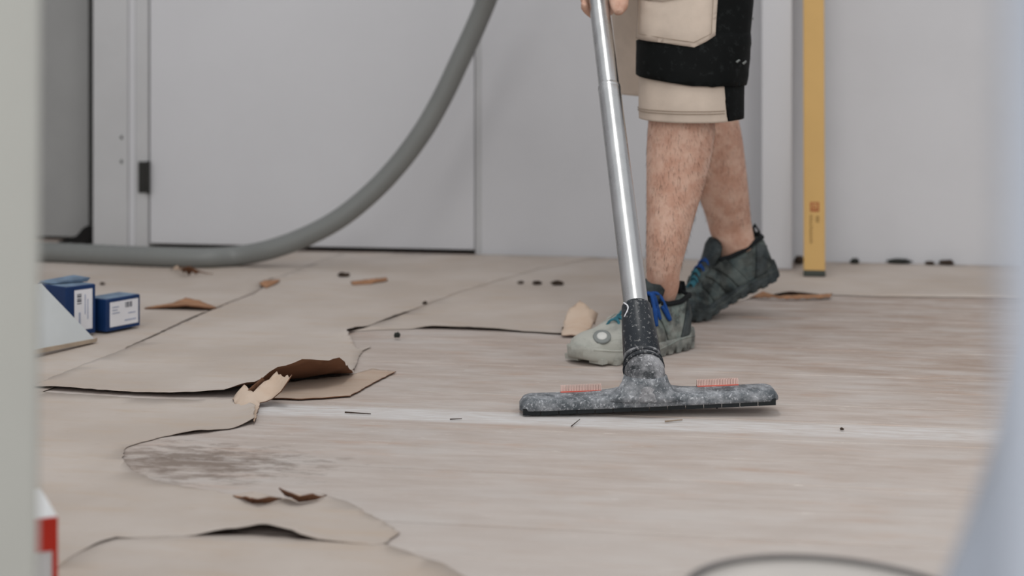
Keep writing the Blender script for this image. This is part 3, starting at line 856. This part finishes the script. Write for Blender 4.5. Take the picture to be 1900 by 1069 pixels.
# gripping hands
def aw(z, al, rr):                        # around the wand: angle 0 right, 90 to camera, 180 left, 270 behind
    return wp(z) + (e1 * math.cos(al) + e2 * math.sin(al)) * rr
def grip(zb, a_palm, sgn, reach, elbow, shoulder, wrist_out):
    for k in range(4):
        z = zb + .012 + k * .0195 * .78
        r0 = .0186 + .0085
        pts = []
        ext = reach[k]
        for q in range(9):
            al = math.radians(a_palm + sgn * (10 + ext * q / 8))
            pts.append(aw(z - .004 * math.sin(q / 8 * math.pi), al, r0 + (.004 if q in (2, 3, 5) else .0015)))
        body.tube(pts, [.0095, .0096, .0092, .0092, .0088, .0086, .0084, .0080, .0062], 10)
    pa = math.radians(a_palm)
    body.tube([aw(zb - .016, pa, .033), aw(zb - .002, pa, .037), aw(zb + .02, pa, .0385), aw(zb + .045, pa, .0375), aw(zb + .066, pa, .035)],
              [(.008, .009), (.0165, .018), (.018, .021), (.017, .020), (.012, .014)], 14)
    th = math.radians(a_palm - sgn * 30)
    body.tube([aw(zb + .040, pa - sgn * .3, .038), aw(zb + .062, th, .033), aw(zb + .078, math.radians(a_palm - sgn * 75), .029), aw(zb + .086, math.radians(a_palm - sgn * 120), .0275)],
              [.014, .0125, .0105, .0075], 10)
    wr = aw(zb + .075, pa, .055) + wrist_out
    body.tube([aw(zb + .03, pa, .04), wr, wr.lerp(elbow, .35), wr.lerp(elbow, .8), elbow], [(.018, .024), (.024, .028), .036, .044, .042], 16)
    body.tube([elbow, elbow.lerp(shoulder, .5), shoulder], [.042, .050, .056], 16)
    body.ellipsoid(elbow, (.043, .043, .043), 14, 10); body.ellipsoid(shoulder, (.062, .062, .062), 14, 10)
grip(.650, 12, -1, (185, 190, 195, 190), Vector((.085, 3.235, 1.055)), shR, Vector((-.005, .02, .035)))
elL = Vector((.435, 3.005, 1.085)); wrL = Vector((.385, 2.955, .885))     # left arm hangs relaxed with curled fingers
body.tube([shL, shL.lerp(elL, .5), elL], [.056, .050, .042], 16); body.ellipsoid(elL, (.043, .043, .043), 14, 10); body.ellipsoid(shL, (.062, .062, .062), 14, 10)
body.tube([elL, elL.lerp(wrL, .35), wrL, wrL + Vector((-.008, -.006, -.045)), wrL + Vector((-.014, -.010, -.085))], [.042, .040, .027, (.018, .036), (.014, .038)], 16)
for k in range(4):
    b0 = wrL + Vector((-.014, -.010, -.080)) + Vector((-.7, -.7, 0)).normalized() * (.030 - .020 * k)
    ln = (.058, .066, .060, .046)[k]
    body.tube([b0, b0 + Vector((-.004, .002, -ln * .45)), b0 + Vector((.004, .012, -ln * .8)), b0 + Vector((.014, .018, -ln * .95))], [.0098, .0094, .0088, .0068], 10)
body.tube([wrL + Vector((-.010, -.008, -.025)), wrL + Vector((-.040, -.036, -.055)), wrL + Vector((-.046, -.036, -.085)), wrL + Vector((-.042, -.028, -.108))], [.014, .0125, .0105, .0078], 10)
person = body.build('person', M['skin'], None, True)
rm = person.modifiers.new('fuse', 'REMESH'); rm.mode = 'VOXEL'; rm.voxel_size = .0042; rm.use_smooth_shade = True
sm_ = person.modifiers.new('soft', 'SMOOTH'); sm_.iterations = 4; sm_.factor = .5
tag(person, 'person in beige and black work shorts stepping forward with a vacuum wand', 'person')

# leg hair
rs = random.Random(11); hv = []; hf = []
def hairs(tab, n, zlo, zhi):
    T = dense(tab, 4)
    for _ in range(n):
        z = rs.uniform(zlo, zhi)
        for a, b in zip(T, T[1:]):
            if a[2] <= z <= b[2]:
                t = (z - a[2]) / (b[2] - a[2]); q = [p + (r - p) * t for p, r in zip(a, b)]; break
        else: continue
        al = rs.uniform(0, 2 * math.pi)
        if noise.noise(Vector((al * 1.5, z * 18, 2))) < -.25 and rs.random() < .8: continue
        nrm = Vector((math.cos(al), math.sin(al), 0))
        p0 = Vector((q[0] + q[3] * math.cos(al) * .985, q[1] + q[4] * math.sin(al) * .985, z))
        tng = Vector((-nrm.y, nrm.x, 0)) * rs.uniform(-.4, .7)
        dr = (nrm * .35 + tng * .6 + Vector((0, 0, -1))).normalized() * rs.uniform(.007, .014)
        w = Vector((-nrm.y, nrm.x, 0)) * .00022; b2 = nrm * .00022
        i = len(hv); hv.extend([p0 + w, p0 - w, p0 + b2, p0 + dr]); hf.extend([(i, i + 1, i + 3), (i + 1, i + 2, i + 3), (i + 2, i, i + 3)])
hairs(legL, 1900, .15, .45); hairs(legR, 1100, .20, .44)
lh = mk('leg_hair', hv, hf, M['hairs'], person); lh['kind'] = 'stuff'

# shorts
def shell(tab, n=48, fold=.004, seed=0):
    T = dense(tab, 5); rings = []
    for x, y, z, rx, ry in T:
        r_ = []
        for j in range(n):
            a = 2 * math.pi * j / n
            f = 1 + fold / rx * noise.noise(Vector((math.cos(a) * 2.2 + seed, math.sin(a) * 2.2, z * 7)))
            r_.append(Vector((x + rx * f * math.sin(a), y - ry * f * math.cos(a), z)))
        rings.append(r_)
    z0 = T[0][2]
    for r_ in rings:
        for j, p in enumerate(r_): p.z -= .007 * math.cos(2 * math.pi * j / n) * max(0, 1 - (p.z - z0) / .08)
    return rings
shL_t = [(.339, 3.075, .4440, .0955, .088), (.3385, 3.075, .47, .0965, .089), (.340, 3.08, .52, .0975, .091), (.345, 3.085, .58, .0985, .094), (.351, 3.095, .667, .1000, .098), (.356, 3.12, .76, .105, .105), (.355, 3.15, .84, .11, .11)]
shR_t = [(.345, 3.415, .484, .120, .098), (.343, 3.41, .52, .120, .098), (.335, 3.40, .58, .117, .098), (.320, 3.38, .66, .112, .100), (.298, 3.36, .75, .108, .105), (.272, 3.34, .84, .110, .112)]
sh = MB()
sh.rings(shell(shL_t), False); sh.rings(shell(shR_t, seed=5), False)
hipr = [oring(Vector((pel.x, pel.y, z)), a, b, 48) for z, a, b in ((.79, .125, .175), (.84, .145, .205), (.92, .145, .205), (1.0, .135, .19), (1.04, .125, .178))]
sh.rings(hipr, False)
shorts = sh.build('shorts', M['beige'], person, True)
so = shorts.modifiers.new('thick', 'SOLIDIFY'); so.thickness = .003; so.offset = 1
SHT = dense(shL_t, 5)
def onshort(phi, z, off):
    for a, b in zip(SHT, SHT[1:]):
        if a[2] <= z <= b[2]:
            t = (z - a[2]) / (b[2] - a[2]); q = [p + (r - p) * t for p, r in zip(a, b)]; break
    else: q = SHT[0] if z < SHT[0][2] else SHT[-1]
    a = math.radians(phi); s, c = math.sin(a), math.cos(a)
    f = 1 + .004 / q[3] * noise.noise(Vector((c * 2.2, s * 2.2, z * 7)))
    return Vector((q[0] + (q[3] * f + off) * s, q[1] - (q[4] * f + off) * c, z - .007 * c * max(0, 1 - (z - .444) / .08)))
def patch(name, poly, off, mat, thick=.004, edge=.0, bulge=0.0, label=None):
    """poly in (phi degrees, z metres); draped over the left leg of the shorts"""
    K = .0017                              # degrees to metres
    pl = [(a * K, z) for a, z in poly]
    fine_ = []
    for i in range(len(pl)):
        a, b = Vector(pl[i]), Vector(pl[(i + 1) % len(pl)]); k = max(1, int((b - a).length / .008))
        fine_ += [tuple(a.lerp(b, j / k)) for j in range(k)]
    vs, fs = flatmesh(fine_, .010)
    ring = fine_ + [fine_[0]]
    out = []
    for v in vs:
        d, _ = segdist(v.x, v.y, ring)
        o = off + bulge * min(1, d / .02) + .5 * bulge * noise.noise(Vector((v.x * 18, v.y * 40 + v.x * 20, 4)))
        out.append(onshort(v.x / K, v.y, o))
    ob = mk(name, out, fs, M[mat], shorts, True)
    n = sum((p.normal.dot(Vector((0, -1, 0))) for p in ob.data.polygons))
    if n < 0: ob.data.flip_normals()
    s_ = ob.modifiers.new('thick', 'SOLIDIFY'); s_.thickness = thick; s_.offset = 0
    if label: ob['label'] = label
    return ob
def phi(px, z=.6):
    q = min(SHT, key=lambda t: abs(t[2] - z)); x = (px - CX) * (q[1] - .06) / F
    return math.degrees(math.asin(max(-.999, min(.999, (x - q[0]) / q[3]))))
def zz_(py): return CAMZ - (py - HY) * 3.0 / F
patch('side_panel', [(phi(1318), zz_(88)), (phi(1318), .83), (150, .83), (150, zz_(110)), (60, zz_(110))], .006, 'black', bulge=.001, label='black fabric side panel')
patch('pocket_bag', [(phi(1192) - 2, zz_(74)), (phi(1191) - 2, zz_(138)), (phi(1235), zz_(150)), (phi(1285), zz_(158)), (phi(1330), zz_(159)), (70, zz_(158)), (130, zz_(156)), (130, zz_(60)), (phi(1318), zz_(60))],
      .0065, 'black', .005, bulge=.003, label='black hanging pocket bag with paint specks')
patch('hem_panel', [(phi(1348, .46), .445), (phi(1338, .5), zz_(150)), (150, zz_(150)), (150, .445)], .003, 'black', .004, label='black strip at the hem')
patch('cargo_pocket', [(phi(1197) - 1, zz_(70)), (phi(1240), zz_(80)), (phi(1285), zz_(88)), (phi(1304), zz_(77)), (phi(1318), zz_(66)), (phi(1318), .74), (phi(1197), .74)], .013, 'beige', .004, bulge=.004, label='beige patch pocket with pointed bottom')
bs = M['black'].node_tree.nodes['Principled BSDF'].inputs['Specular IOR Level']; bs.default_value = .14
for p_ in ([(1358, 114), (1364, 110), (1367, 112), (1361, 117)], [(1371, 117), (1379, 112), (1382, 115), (1375, 120)], [(1383, 34), (1386, 30), (1387, 36)]):
    patch('paint_speck', [(phi(x), zz_(y)) for x, y in p_], .0118, 'badge_ring', .0008)
# stitching lines: hem rows and pocket edge
def stitch(pts, off, r=.0007):
    MB().tube([onshort(a, z, off) for a, z in pts], r, 6).build('stitching', M['beige_dark'], shorts, True)
for zs in (.4590, .4635): stitch([(a, zs) for a in range(-110, 35, 4)], .0042)
stitch([(phi(1205), zz_(-40)), (phi(1205), zz_(62)), (phi(1245), zz_(72)), (phi(1284), zz_(79)), (phi(1309), zz_(63)), (phi(1309), zz_(-40))], .0225)
# pocket flap above
patch('pocket_flap', [(phi(1200), zz_(-6)), (phi(1235), zz_(3)), (phi(1268), zz_(-4)), (phi(1310), zz_(-8)), (phi(1310), .74), (phi(1200), .74)], .019, 'beige', .004, label='beige pocket flap')
# shirt and hair (above the frame)
shirt = MB().rings([oring(Vector((pel.x, pel.y, z)) + Fd * f, a + .022, b + .022, 40) for z, f, a, b in torso_tab[1:7]], False)
for s_, e_ in ((shR, Vector((.085, 3.235, 1.055))), (shL, elL)):
    shirt.tube([s_, s_.lerp(e_, .3), s_.lerp(e_, .7)], [.078, .074, .068], 20, False)
    shirt.ellipsoid(s_, (.08, .08, .075), 16, 10)
shirt.build('shirt', M['shirt'], person, True)
hr = MB().ellipsoid(hd + Vector((0, 0, .022)) - Fd * .014, (.085, .085, .108), 20, 14); hr.build('hair', M['hair'], person, True)

# ------------------------------------------------------------------ shoes
#  x from heel (0) to toe (1): half width, sole height, upper height, collar flag
SHW = [(0.0, .012), (.02, .024), (.06, .033), (.15, .038), (.28, .037), (.42, .038), (.55, .043), (.68, .0495), (.78, .0495), (.87, .044), (.94, .036), (.98, .025), (1.0, .011)]
SHT_ = [(0.0, .090), (.03, .100), (.10, .098), (.20, .092), (.30, .092), (.40, .097), (.46, .099), (.55, .087), (.66, .072), (.78, .058), (.88, .055), (.95, .049), (1.0, .034)]
def make_shoe(mat_u, mat_s, mat_dark, heel, yaw, pitch, Ls, side, lace_mats, badge):
    """heel: world point under the heel back; yaw: toe direction angle; pitch: heel lift about the ball"""
    dr = Vector((math.cos(yaw), math.sin(yaw), 0)); lt = Vector((-dr.y, dr.x, 0))
    xb = .70 * Ls
    def W(x, y, z):                       # bend at the ball, then place
        if pitch:
            a0, a1 = xb - .05, xb + .02
            t = max(0.0, min(1.0, (a1 - x) / (a1 - a0))); ang = pitch * t * t * (3 - 2 * t)
            dx, dz = x - xb, z
            ca_, sa_ = math.cos(ang), math.sin(ang)
            x, z = xb + dx * ca_ + dz * sa_, -dx * sa_ + dz * ca_
        return Vector(heel) + dr * x + lt * y + Vector((0, 0, z))
    # medial/lateral asymmetry: bend of the centreline
    def cl_(u): return side * .008 * math.sin(math.pi * min(1, u * 1.1)) - side * .010 * max(0, u - .6) * 2
    root = empty('shoe', heel)
    root.parent = person; root.location = Vector(heel) - WORLD['person']
    us = [0, .008, .02, .04, .07, .10, .14, .18, .22, .26, .30, .34, .38, .42, .46, .50, .54, .58, .63, .68, .73, .78, .83, .87, .91, .94, .965, .985, 1.0]
    # upper
    n = 26; rings = []
    for u in us:
        w, = interp(SHW, u); h, = interp(SHT_, u); x = u * Ls; y0 = cl_(u); zb = .018
        ring = []
        open_ = .05 < u < .40
        for j in range(n):
            a = math.pi * j / (n - 1)      # 0 lateral .. pi medial over the top
            c, s = math.cos(a), math.sin(a)
            if open_:
                f = min(1, (u - .05) / .03, (.40 - u) / .04)
                k = abs(c)
                if s < .72:               # outer wall leaning inwards
                    q = s / .72; yy = w * (1 - .16 * q * q) * (1 if c > 0 else -1); z = zb + (h - zb) * q
                else:                     # inside lining
                    q = (s - .72) / .28; yy = w * .84 * (1 - q) * (1 if c > 0 else -1); z = h - f * .04 * min(1, q * 2) + (1 - f) * 0
                ring.append(W(x, y0 + yy, z))
            else:
                e = .62
                yy = w * (abs(c) ** e) * (1 if c >= 0 else -1); z = zb + (h - zb) * (s ** .75)
                ring.append(W(x, y0 + yy, z))
        ring += [W(x, y0 - w * .6, zb), W(x, y0 + w * .6, zb)]
        rings.append(ring)
    MB().rings(rings).build('upper', mat_u, root, True)
    # sole: midsole with raised toe cap and heel, and lugs beneath
    rings = []
    for u in us:
        w, = interp(SHW, u); w += .005 if .01 < u < .99 else .004; x = (u - .5) * Ls * 1.025 + .5 * Ls; y0 = cl_(u)
        zt = .026 + .010 * max(0, (u - .86) / .14) + .012 * max(0, (.14 - u) / .14)
        spring = .012 * max(0, (u - .82) / .18) ** 2 + .004 * max(0, (.08 - u) / .08)
        rings.append([W(x, y0 - w * .93, spring + .001), W(x, y0 - w, .008 + spring), W(x, y0 - w * 1.02, zt * .8), W(x, y0 - w * .96, zt), W(x, y0 - w * .5, zt), W(x, y0 + w * .5, zt),
                      W(x, y0 + w * .96, zt), W(x, y0 + w * 1.02, zt * .8), W(x, y0 + w, .008 + spring), W(x, y0 + w * .93, spring + .001)])
    sole = MB().rings(rings).build('sole', mat_s, root, True)
    # contrasting line along the midsole
    for sg in (-1, 1):
        pts = []
        for i in range(30):
            u = .03 + .94 * i / 29; w, = interp(SHW, u); w += .005
            pts.append(W((u - .5) * Ls * 1.025 + .5 * Ls, cl_(u) + sg * w * 1.005, .019 + .006 * math.sin(u * 9) + .008 * max(0, (u - .86) / .14)))
        MB().tube(pts, .0016, 6).build('sole_line', mat_u, sole, True)
    lug = MB()
    for i in range(11):
        u = .06 + i * .085; w, = interp(SHW, u)
        for sg in (-1, 1):
            x0 = u * Ls; y0 = cl_(u); sp = .012 * max(0, (u - .82) / .18) ** 2
            q = [W(x0, y0 + sg * w * .35, -.003 + sp + .003), W(x0 + .014, y0 + sg * w * .35, sp), W(x0 + .014, y0 + sg * (w + .006), sp), W(x0, y0 + sg * (w + .006), sp)]
            q2 = [W(x0 - .001, y0 + sg * w * .35, .010 + sp), W(x0 + .015, y0 + sg * w * .35, .010 + sp), W(x0 + .015, y0 + sg * (w + .0065), .010 + sp), W(x0 - .001, y0 + sg * (w + .0065), .010 + sp)]
            lug.box8(q + q2)
    lug.build('tread', mat_s, sole)['kind'] = 'stuff'
    # overlays: heel counter, side straps, toe cap seam
    def surf(u, a, off):
        w, = interp(SHW, u); h, = interp(SHT_, u); c, s = math.cos(a), math.sin(a); zb = .018
        if .05 < u < .40:
            q = min(1, s / .72); return W(u * Ls, cl_(u) + (w * (1 - .16 * q * q) + off) * (1 if c > 0 else -1), zb + (h - zb) * q)
        e = .62
        return W(u * Ls, cl_(u) + (w + off) * (abs(c) ** e) * (1 if c >= 0 else -1), zb + (h + off - zb) * (s ** .75))
    for sg in (0, 1):
        for (ua, ub, wd_) in ((.30, .44, .030), (.42, .52, .024), (.54, .62, .022), (.16, .05, .034)):
            rings = []
            for i in range(9):
                t = i / 8; u = ua + (ub - ua) * t; a = .05 + (.95 if ua > .2 else .70) * t
                du = wd_ / Ls / 2
                aa = a if not sg else math.pi - a
                rings.append([surf(u - du, aa, .0006), surf(u - du * .8, aa, .0032), surf(u + du * .8, aa, .0032), surf(u + du, aa, .0006)])
            MB().rings(rings).build('overlay', mat_dark if (ua < .2) else mat_u, root, True)
    for sg in (0, 1):                     # toe guard rising from the sole
        rings = []
        for i in range(13):
            u = .66 + .335 * i / 12; top = .10 + .52 * min(1, (u - .66) / .16)
            f_ = lambda a, o: surf(u, a if not sg else math.pi - a, o)
            rings.append([f_(.0, .0005), f_(.03, .0022), f_(top * .6, .0026), f_(top, .0022), f_(top + .03, .0002)])
        MB().rings(rings).build('toe_guard', mat_s, root, True)
    # collar padding
    pts = []
    for sg in (1, -1):
        q = []
        for i in range(14):
            u = .035 + .37 * i / 13; w, = interp(SHW, u); h, = interp(SHT_, u)
            q.append(W(u * Ls, cl_(u) + sg * w * .84, h))
        pts += q if sg == 1 else []
        MB().tube(q, .0048, 8).build('collar', M['lining'], root, True)
    MB().tube([W(.03 * Ls, -.022, .098), W(.018 * Ls, 0, .102), W(.03 * Ls, .022, .098)], .005, 8).build('collar', M['lining'], root, True)
    # pull tab at the heel
    MB().tube([W(.010, 0, .085), W(.0, 0, .105), W(.004, 0, .122), W(.012, 0, .118), W(.014, 0, .10)], [(.002, .007)] * 5, 8).build('pull_tab', M['lining'], root, True)
    # tongue
    rings = []
    for x, z, wv in ((.60, .077, .020), (.52, .093, .024), (.46, .105, .028), (.41, .120, .031), (.375, .135, .030), (.36, .142, .020)):
        c = [W(x * Ls, cl_(x) + wv * k, z - .010 * k * k) for k in (-1, -.5, 0, .5, 1)]
        c2 = [W(x * Ls - .008, cl_(x) + wv * k, z - .006 - .010 * k * k) for k in (1, .5, 0, -.5, -1)]
        rings.append(c + c2)
    MB().rings(rings).build('tongue', mat_dark, root, True)
    # laces across the throat
    for i, u in enumerate((.46, .51, .56, .61, .655, .69)):
        w = .026 - .002 * i; h, = interp(SHT_, u); lm = lace_mats[0] if i < 2 else lace_mats[1]
        pts = [W((u + .015 * (k % 2)) * Ls if False else u * Ls + .007 * (k / 4), cl_(u) + w * (k / 4), h + .0045 - .020 * (abs(k) / 4) ** 2.2) for k in range(-4, 5)]
        MB().tube(pts, (.0026), 8).build('lace', lm, root, True)
        pts = [W(u * Ls - .007 * (k / 4) + .006, cl_(u) + w * (k / 4), h + .0035 - .020 * (abs(k) / 4) ** 2.2) for k in range(-4, 5)]
        MB().tube(pts, (.0024), 8).build('lace', lm, root, True)
    if badge:
        lp = MB()                          # bow loops falling to the near side
        for (dx, dy, ll) in ((0, side * .030, .040), (.010, side * .036, .050), (-.012, side * .034, .044), (.004, side * .028, .056)):
            s0 = W(.44 * Ls, cl_(.44), .108); s1 = W(.44 * Ls + dx, cl_(.44) + dy * .8, .112); s2 = W(.43 * Ls + dx * 2, cl_(.44) + dy * 1.25, .108 - ll); s3 = W(.45 * Ls + dx, cl_(.44) + dy * 1.1, .100 - ll * .2)
            lp.tube(catmull([s0, s1, s2, s3], 6), .0036, 8)
        lp.build('lace_bow', lace_mats[0], root, True)
        u, a = .90, badge
        c = surf(u, a, .0015); e_u = (surf(u + .02, a, .0015) - c).normalized(); e_a = (surf(u, a + .15, .0015) - c).normalized()
        nn = e_u.cross(e_a); nn = nn if nn.z > 0 or nn.y < 0 else -nn
        e_a = nn.cross(e_u).normalized()
        for r_, mt, hh, nm in ((.0165, 'badge_ring', .0012, 'badge_ring'), (.0095, 'badge', .0026, 'badge')):
            MB().rings([[c + (e_u * math.cos(q) + e_a * math.sin(q)) * r_ * k + nn * (hh * hq - .004 * (1 - hq)) for q in [2 * math.pi * j / 20 for j in range(20)]] for k, hq in ((1.0, 0), (1.0, .8), (.85, 1))]).build(nm, M[mt], root, True)
    return root
yawA = math.radians(180 + 46)
heelA = Vector((.333, 3.145, 0.001))
rootA = make_shoe(M['shoe_a'], M['sole_a'], M['sole_b'], heelA, yawA, 0, .298, 1, (M['lace'], M['lace2']), 1.0)
rootA['label'] = 'dusty grey-green trainer with blue laces, flat on the boards'
yawB = math.radians(180 + 22)
heelB = Vector((.590, 3.545, 0.002))
rootB = make_shoe(M['shoe_b'], M['sole_b'], M['sole_b'], heelB, yawB, math.radians(22), .305, -1, (M['lace'], M['lace2']), None)
rootB['label'] = 'dark green-black trainer with its heel raised'

# ------------------------------------------------------------------ blue boxes, white offcut, red white carton
def carton(name, c0, dirv, w, dep, h, label, lbl, lid=None):
    """c0 front-left bottom corner of the label face, dirv along the label face"""
    e = Vector((dirv[0], dirv[1], 0)).normalized(); b = Vector((-e.y, e.x, 0))
    root = empty(name, c0)
    def C(a, d_, z): return Vector(c0) + e * a + b * d_ + Vector((0, 0, z))
    bevel(MB().box8([C(0, 0, 0), C(w, 0, 0), C(w, dep, 0), C(0, dep, 0), C(0, 0, h), C(w, 0, h), C(w, dep, h), C(0, dep, h)]).build('carton', M['blue'], root), .0015)
    a0, a1, z0, z1 = lbl
    MB().box8([C(a0, -.0006, z0), C(a1, -.0006, z0), C(a1, .0005, z0), C(a0, .0005, z0), C(a0, -.0006, z1), C(a1, -.0006, z1), C(a1, .0005, z1), C(a0, .0005, z1)]).build('label', M['label'], root)
    MB().box8([C(.003, .003, h - .0005), C(w - .003, .003, h - .0005), C(w - .003, dep - .003, h - .0005), C(.003, dep - .003, h - .0005), C(.003, .003, h + .0007), C(w - .003, .003, h + .0007), C(w - .003, dep - .003, h + .0007), C(.003, dep - .003, h + .0007)]).build('top_flap', M['lightblue'], root)
    tag(root, label, 'box')
    return root, C
def printed(root, C, mat, name, rects):
    m = MB()
    for a0, a1, z0, z1 in rects:
        m.box8([C(a0, -.0011, z0), C(a1, -.0011, z0), C(a1, -.0005, z0), C(a0, -.0005, z0), C(a0, -.0011, z1), C(a1, -.0011, z1), C(a1, -.0005, z1), C(a0, -.0005, z1)])
    m.build(name, M[mat], root)['kind'] = 'stuff'
zp = .0065
cB = P(197, 616.5, zp)
rB, CB = carton('blue_box', cB, (.050, .080), .094, .060, .065, 'lower navy blue carton with a white barcode label on its end', (.010, .088, .008, .058))
printed(rB, CB, 'ink', 'barcode', [(.052 + i * .0042, .052 + i * .0042 + (.0026 if i % 2 else .0014), .043, .054) for i in range(5)])
printed(rB, CB, 'fadedink', 'small_print', [(.050, .082, .016, .0185), (.016, .034, .046, .048), (.016, .030, .040, .042), (.016, .036, .034, .036), (.060, .080, .030, .032)])
cA = P(122, 626, zp)
rA, CAx = carton('blue_box', cA, (.041, .049), .070, .10, .098, 'taller navy blue carton partly behind the white panel', (.020, .062, .010, .090))
printed(rA, CAx, 'ink', 'barcode', [(.026, .036, .062 + i * .0045, .062 + i * .0045 + (.003 if i % 2 else .0018)) for i in range(5)])
printed(rA, CAx, 'fadedink', 'small_print', [(.044, .046, .04, .08), (.050, .052, .03, .07), (.030, .034, .02, .045)])
m = MB(); e = .002
m.box8([CAx(.002, .055, .1), CAx(.072, .03, .1), CAx(.074, .085, .1), CAx(.004, .098, .1), CAx(.002, .055, .102), CAx(.076, .025, .108), CAx(.078, .085, .108), CAx(.004, .098, .102)])
m.build('open_flap', M['lightblue'], rA)
# white panel offcut with a diagonal end, leaning up to the left
a_, b_ = P(179, 633, .006), P(60, 654, .014)
dv = (b_ - a_).normalized()
up_ = (Vector((0, 0, 1)) * .80 + Vector((.1, .95, 0)) * .38).normalized()
pts = [a_, a_ + dv * .30, a_ + dv * .30 + up_ * .33, a_ + dv * .003 + up_ * .006]
top = a_ + dv * .112 + up_ * .078
pts = [a_, a_ + dv * .36, a_ + dv * .36 + up_ * .132, a_ + dv * .19 + up_ * .132, top]
nrm = (pts[1] - pts[0]).cross(up_).normalized()
if nrm.y > 0: nrm = -nrm
pn = empty('white_panel', a_ + dv * .1)
k = len(pts); th = .004
MB().add([p for p in pts] + [p - nrm * th for p in pts], [tuple(range(k))] + [tuple(range(k, 2 * k))[::-1]] + [(i, (i + 1) % k, k + (i + 1) % k, k + i) for i in range(k)]).build('panel_face', M['panel'], pn)
q = [p - nrm * (th + .0003) for p in pts]; th2 = .010
MB().add(q + [p - nrm * th2 for p in q], [tuple(range(k))] + [tuple(range(k, 2 * k))[::-1]] + [(i, (i + 1) % k, k + (i + 1) % k, k + i) for i in range(k)]).build('panel_core', M['panel_edge'], pn)
m = MB(); m.box8([a_ + Vector((0, -.004, -.0012)), b_ + Vector((0, -.004, -.004)), b_ + Vector((0, .006, -.004)), a_ + Vector((0, .006, -.0012)),
                  a_ + Vector((0, -.004, .0055)), b_ + Vector((0, -.004, .0045)), b_ + Vector((0, .006, .0045)), a_ + Vector((0, .006, .0055))])
m.build('bottom_edge', M['panel_edge'], pn)
tag(pn, 'white board offcut with a diagonal edge leaning before the taller blue carton', 'board')
# white and red carton at the lower left
zt = .114
c_r = P(107, 957, zt); c_b = P(73, 900, zt)
ex = (c_b - c_r); ex.z = 0; ex.normalize(); ey = Vector((-ex.y, ex.x, 0))
if ey.x > 0: ey = -ey
rc = empty('red_white_carton', (c_r.x, c_r.y, 0))
def RC(a, d_, z): return Vector((c_r.x, c_r.y, 0)) + ey * a + ex * d_ + Vector((0, 0, z))   # a: leftwards on the front, d: back
bevel(MB().box8([RC(0, 0, .007), RC(.16, 0, .007), RC(.16, .11, .007), RC(0, .11, .007), RC(0, 0, zt), RC(.16, 0, zt), RC(.16, .11, zt), RC(0, .11, zt)]).build('carton', M['white'], rc), .0015)
m = MB()
for a0, a1, z0, z1 in ((.0, .005, .007, zt - .001), (.005, .045, zt - .033, zt - .001)):
    m.box8([RC(a0, -.0012, z0), RC(a1, -.0012, z0), RC(a1, .0003, z0), RC(a0, .0003, z0), RC(a0, -.0012, z1), RC(a1, -.0012, z1), RC(a1, .0003, z1), RC(a0, .0003, z1)])
m.build('red_print', M['redcard'], rc)
tag(rc, 'blurred white carton with red print at the lower left corner', 'box')

# ------------------------------------------------------------------ lidded tub at the bottom right
zt = .128
tc = Q(1562, 1122, 1.268); tc.z = 0
tub = empty('plastic_tub', tc)
tl = Matrix.Rotation(math.radians(3.2), 3, 'Y')
def circ(r, z, n=48, tilt_=False):
    out = []
    for j in range(n):
        a = 2 * math.pi * j / n; v = Vector((r * math.cos(a), r * math.sin(a), 0))
        if tilt_: v = tl @ v
        out.append(Vector((tc.x, tc.y, z)) + v)
    return out
MB().rings([circ(.105, .002), circ(.108, .006), circ(.122, .112), circ(.119, .112), circ(.104, .010)]).build('tub_body', M['lid'], tub, True)
MB().rings([circ(.126, zt - .012, 48, True), circ(.1275, zt - .004, 48, True), circ(.126, zt, 48, True), circ(.1215, zt, 48, True), circ(.1205, zt - .004, 48, True), circ(.1205, zt - .012, 48, True)], False, True).build('rim', M['rim'], tub, True)
MB().rings([circ(.1203, zt - .010, 48, True), circ(.1203, zt - .0035, 48, True), circ(.10, zt - .0035, 48, True)]).build('lid', M['lid'], tub, True)
tag(tub, 'blurred pale round tub with a grey rim at the bottom right', 'tub')

# ------------------------------------------------------------------ plastic dust sheet hanging at the right edge
m = MB(); cols = 70; rows = 36
grid = []
for i in range(rows + 1):
    z = 1.7 * i / rows
    fl_ = max(0, (.41 - z) / .41)
    row = []
    for j in range(cols + 1):
        u = j / cols
        # plan curve: near fold, then a deeper second fold, then on to the right
        base_pts = [(.60, .28), (.30, .26), (.14, .29), (.102, .33), (.115, .39), (.240, .58), (.245, .66), (.222 - .018 * (1 if z < .47 else 0) * 0, .70), (.235, .76), (.40, .84), (.60, .90)]
        t = u * (len(base_pts) - 1); q = min(len(base_pts) - 2, int(t)); f = t - q; f = f * f * (3 - 2 * f)
        x = base_pts[q][0] * (1 - f) + base_pts[q + 1][0] * f; y = base_pts[q][1] * (1 - f) + base_pts[q + 1][1] * f
        g = math.exp(-((u - .72) / .12) ** 2)
        x -= g * (.17 * fl_ ** 1.1); y += g * .05 * fl_
        x += .006 * noise.noise(Vector((u * 9, z * 3, 1))); y += .008 * noise.noise(Vector((u * 9, z * 3, 5)))
        row.append(Vector((x, y, max(.004, z))))
    grid.append(row)
v = [p for r_ in grid for p in r_]; n = cols + 1
f = [(i * n + j, i * n + j + 1, (i + 1) * n + j + 1, (i + 1) * n + j) for i in range(rows) for j in range(cols)]
ds = mk('dust_sheet', v, f, M['sheet'], None, True)
s_ = ds.modifiers.new('thick', 'SOLIDIFY'); s_.thickness = .0012
tag(ds, 'blurred pale blue plastic dust sheet hanging along the right edge', 'dust sheet')
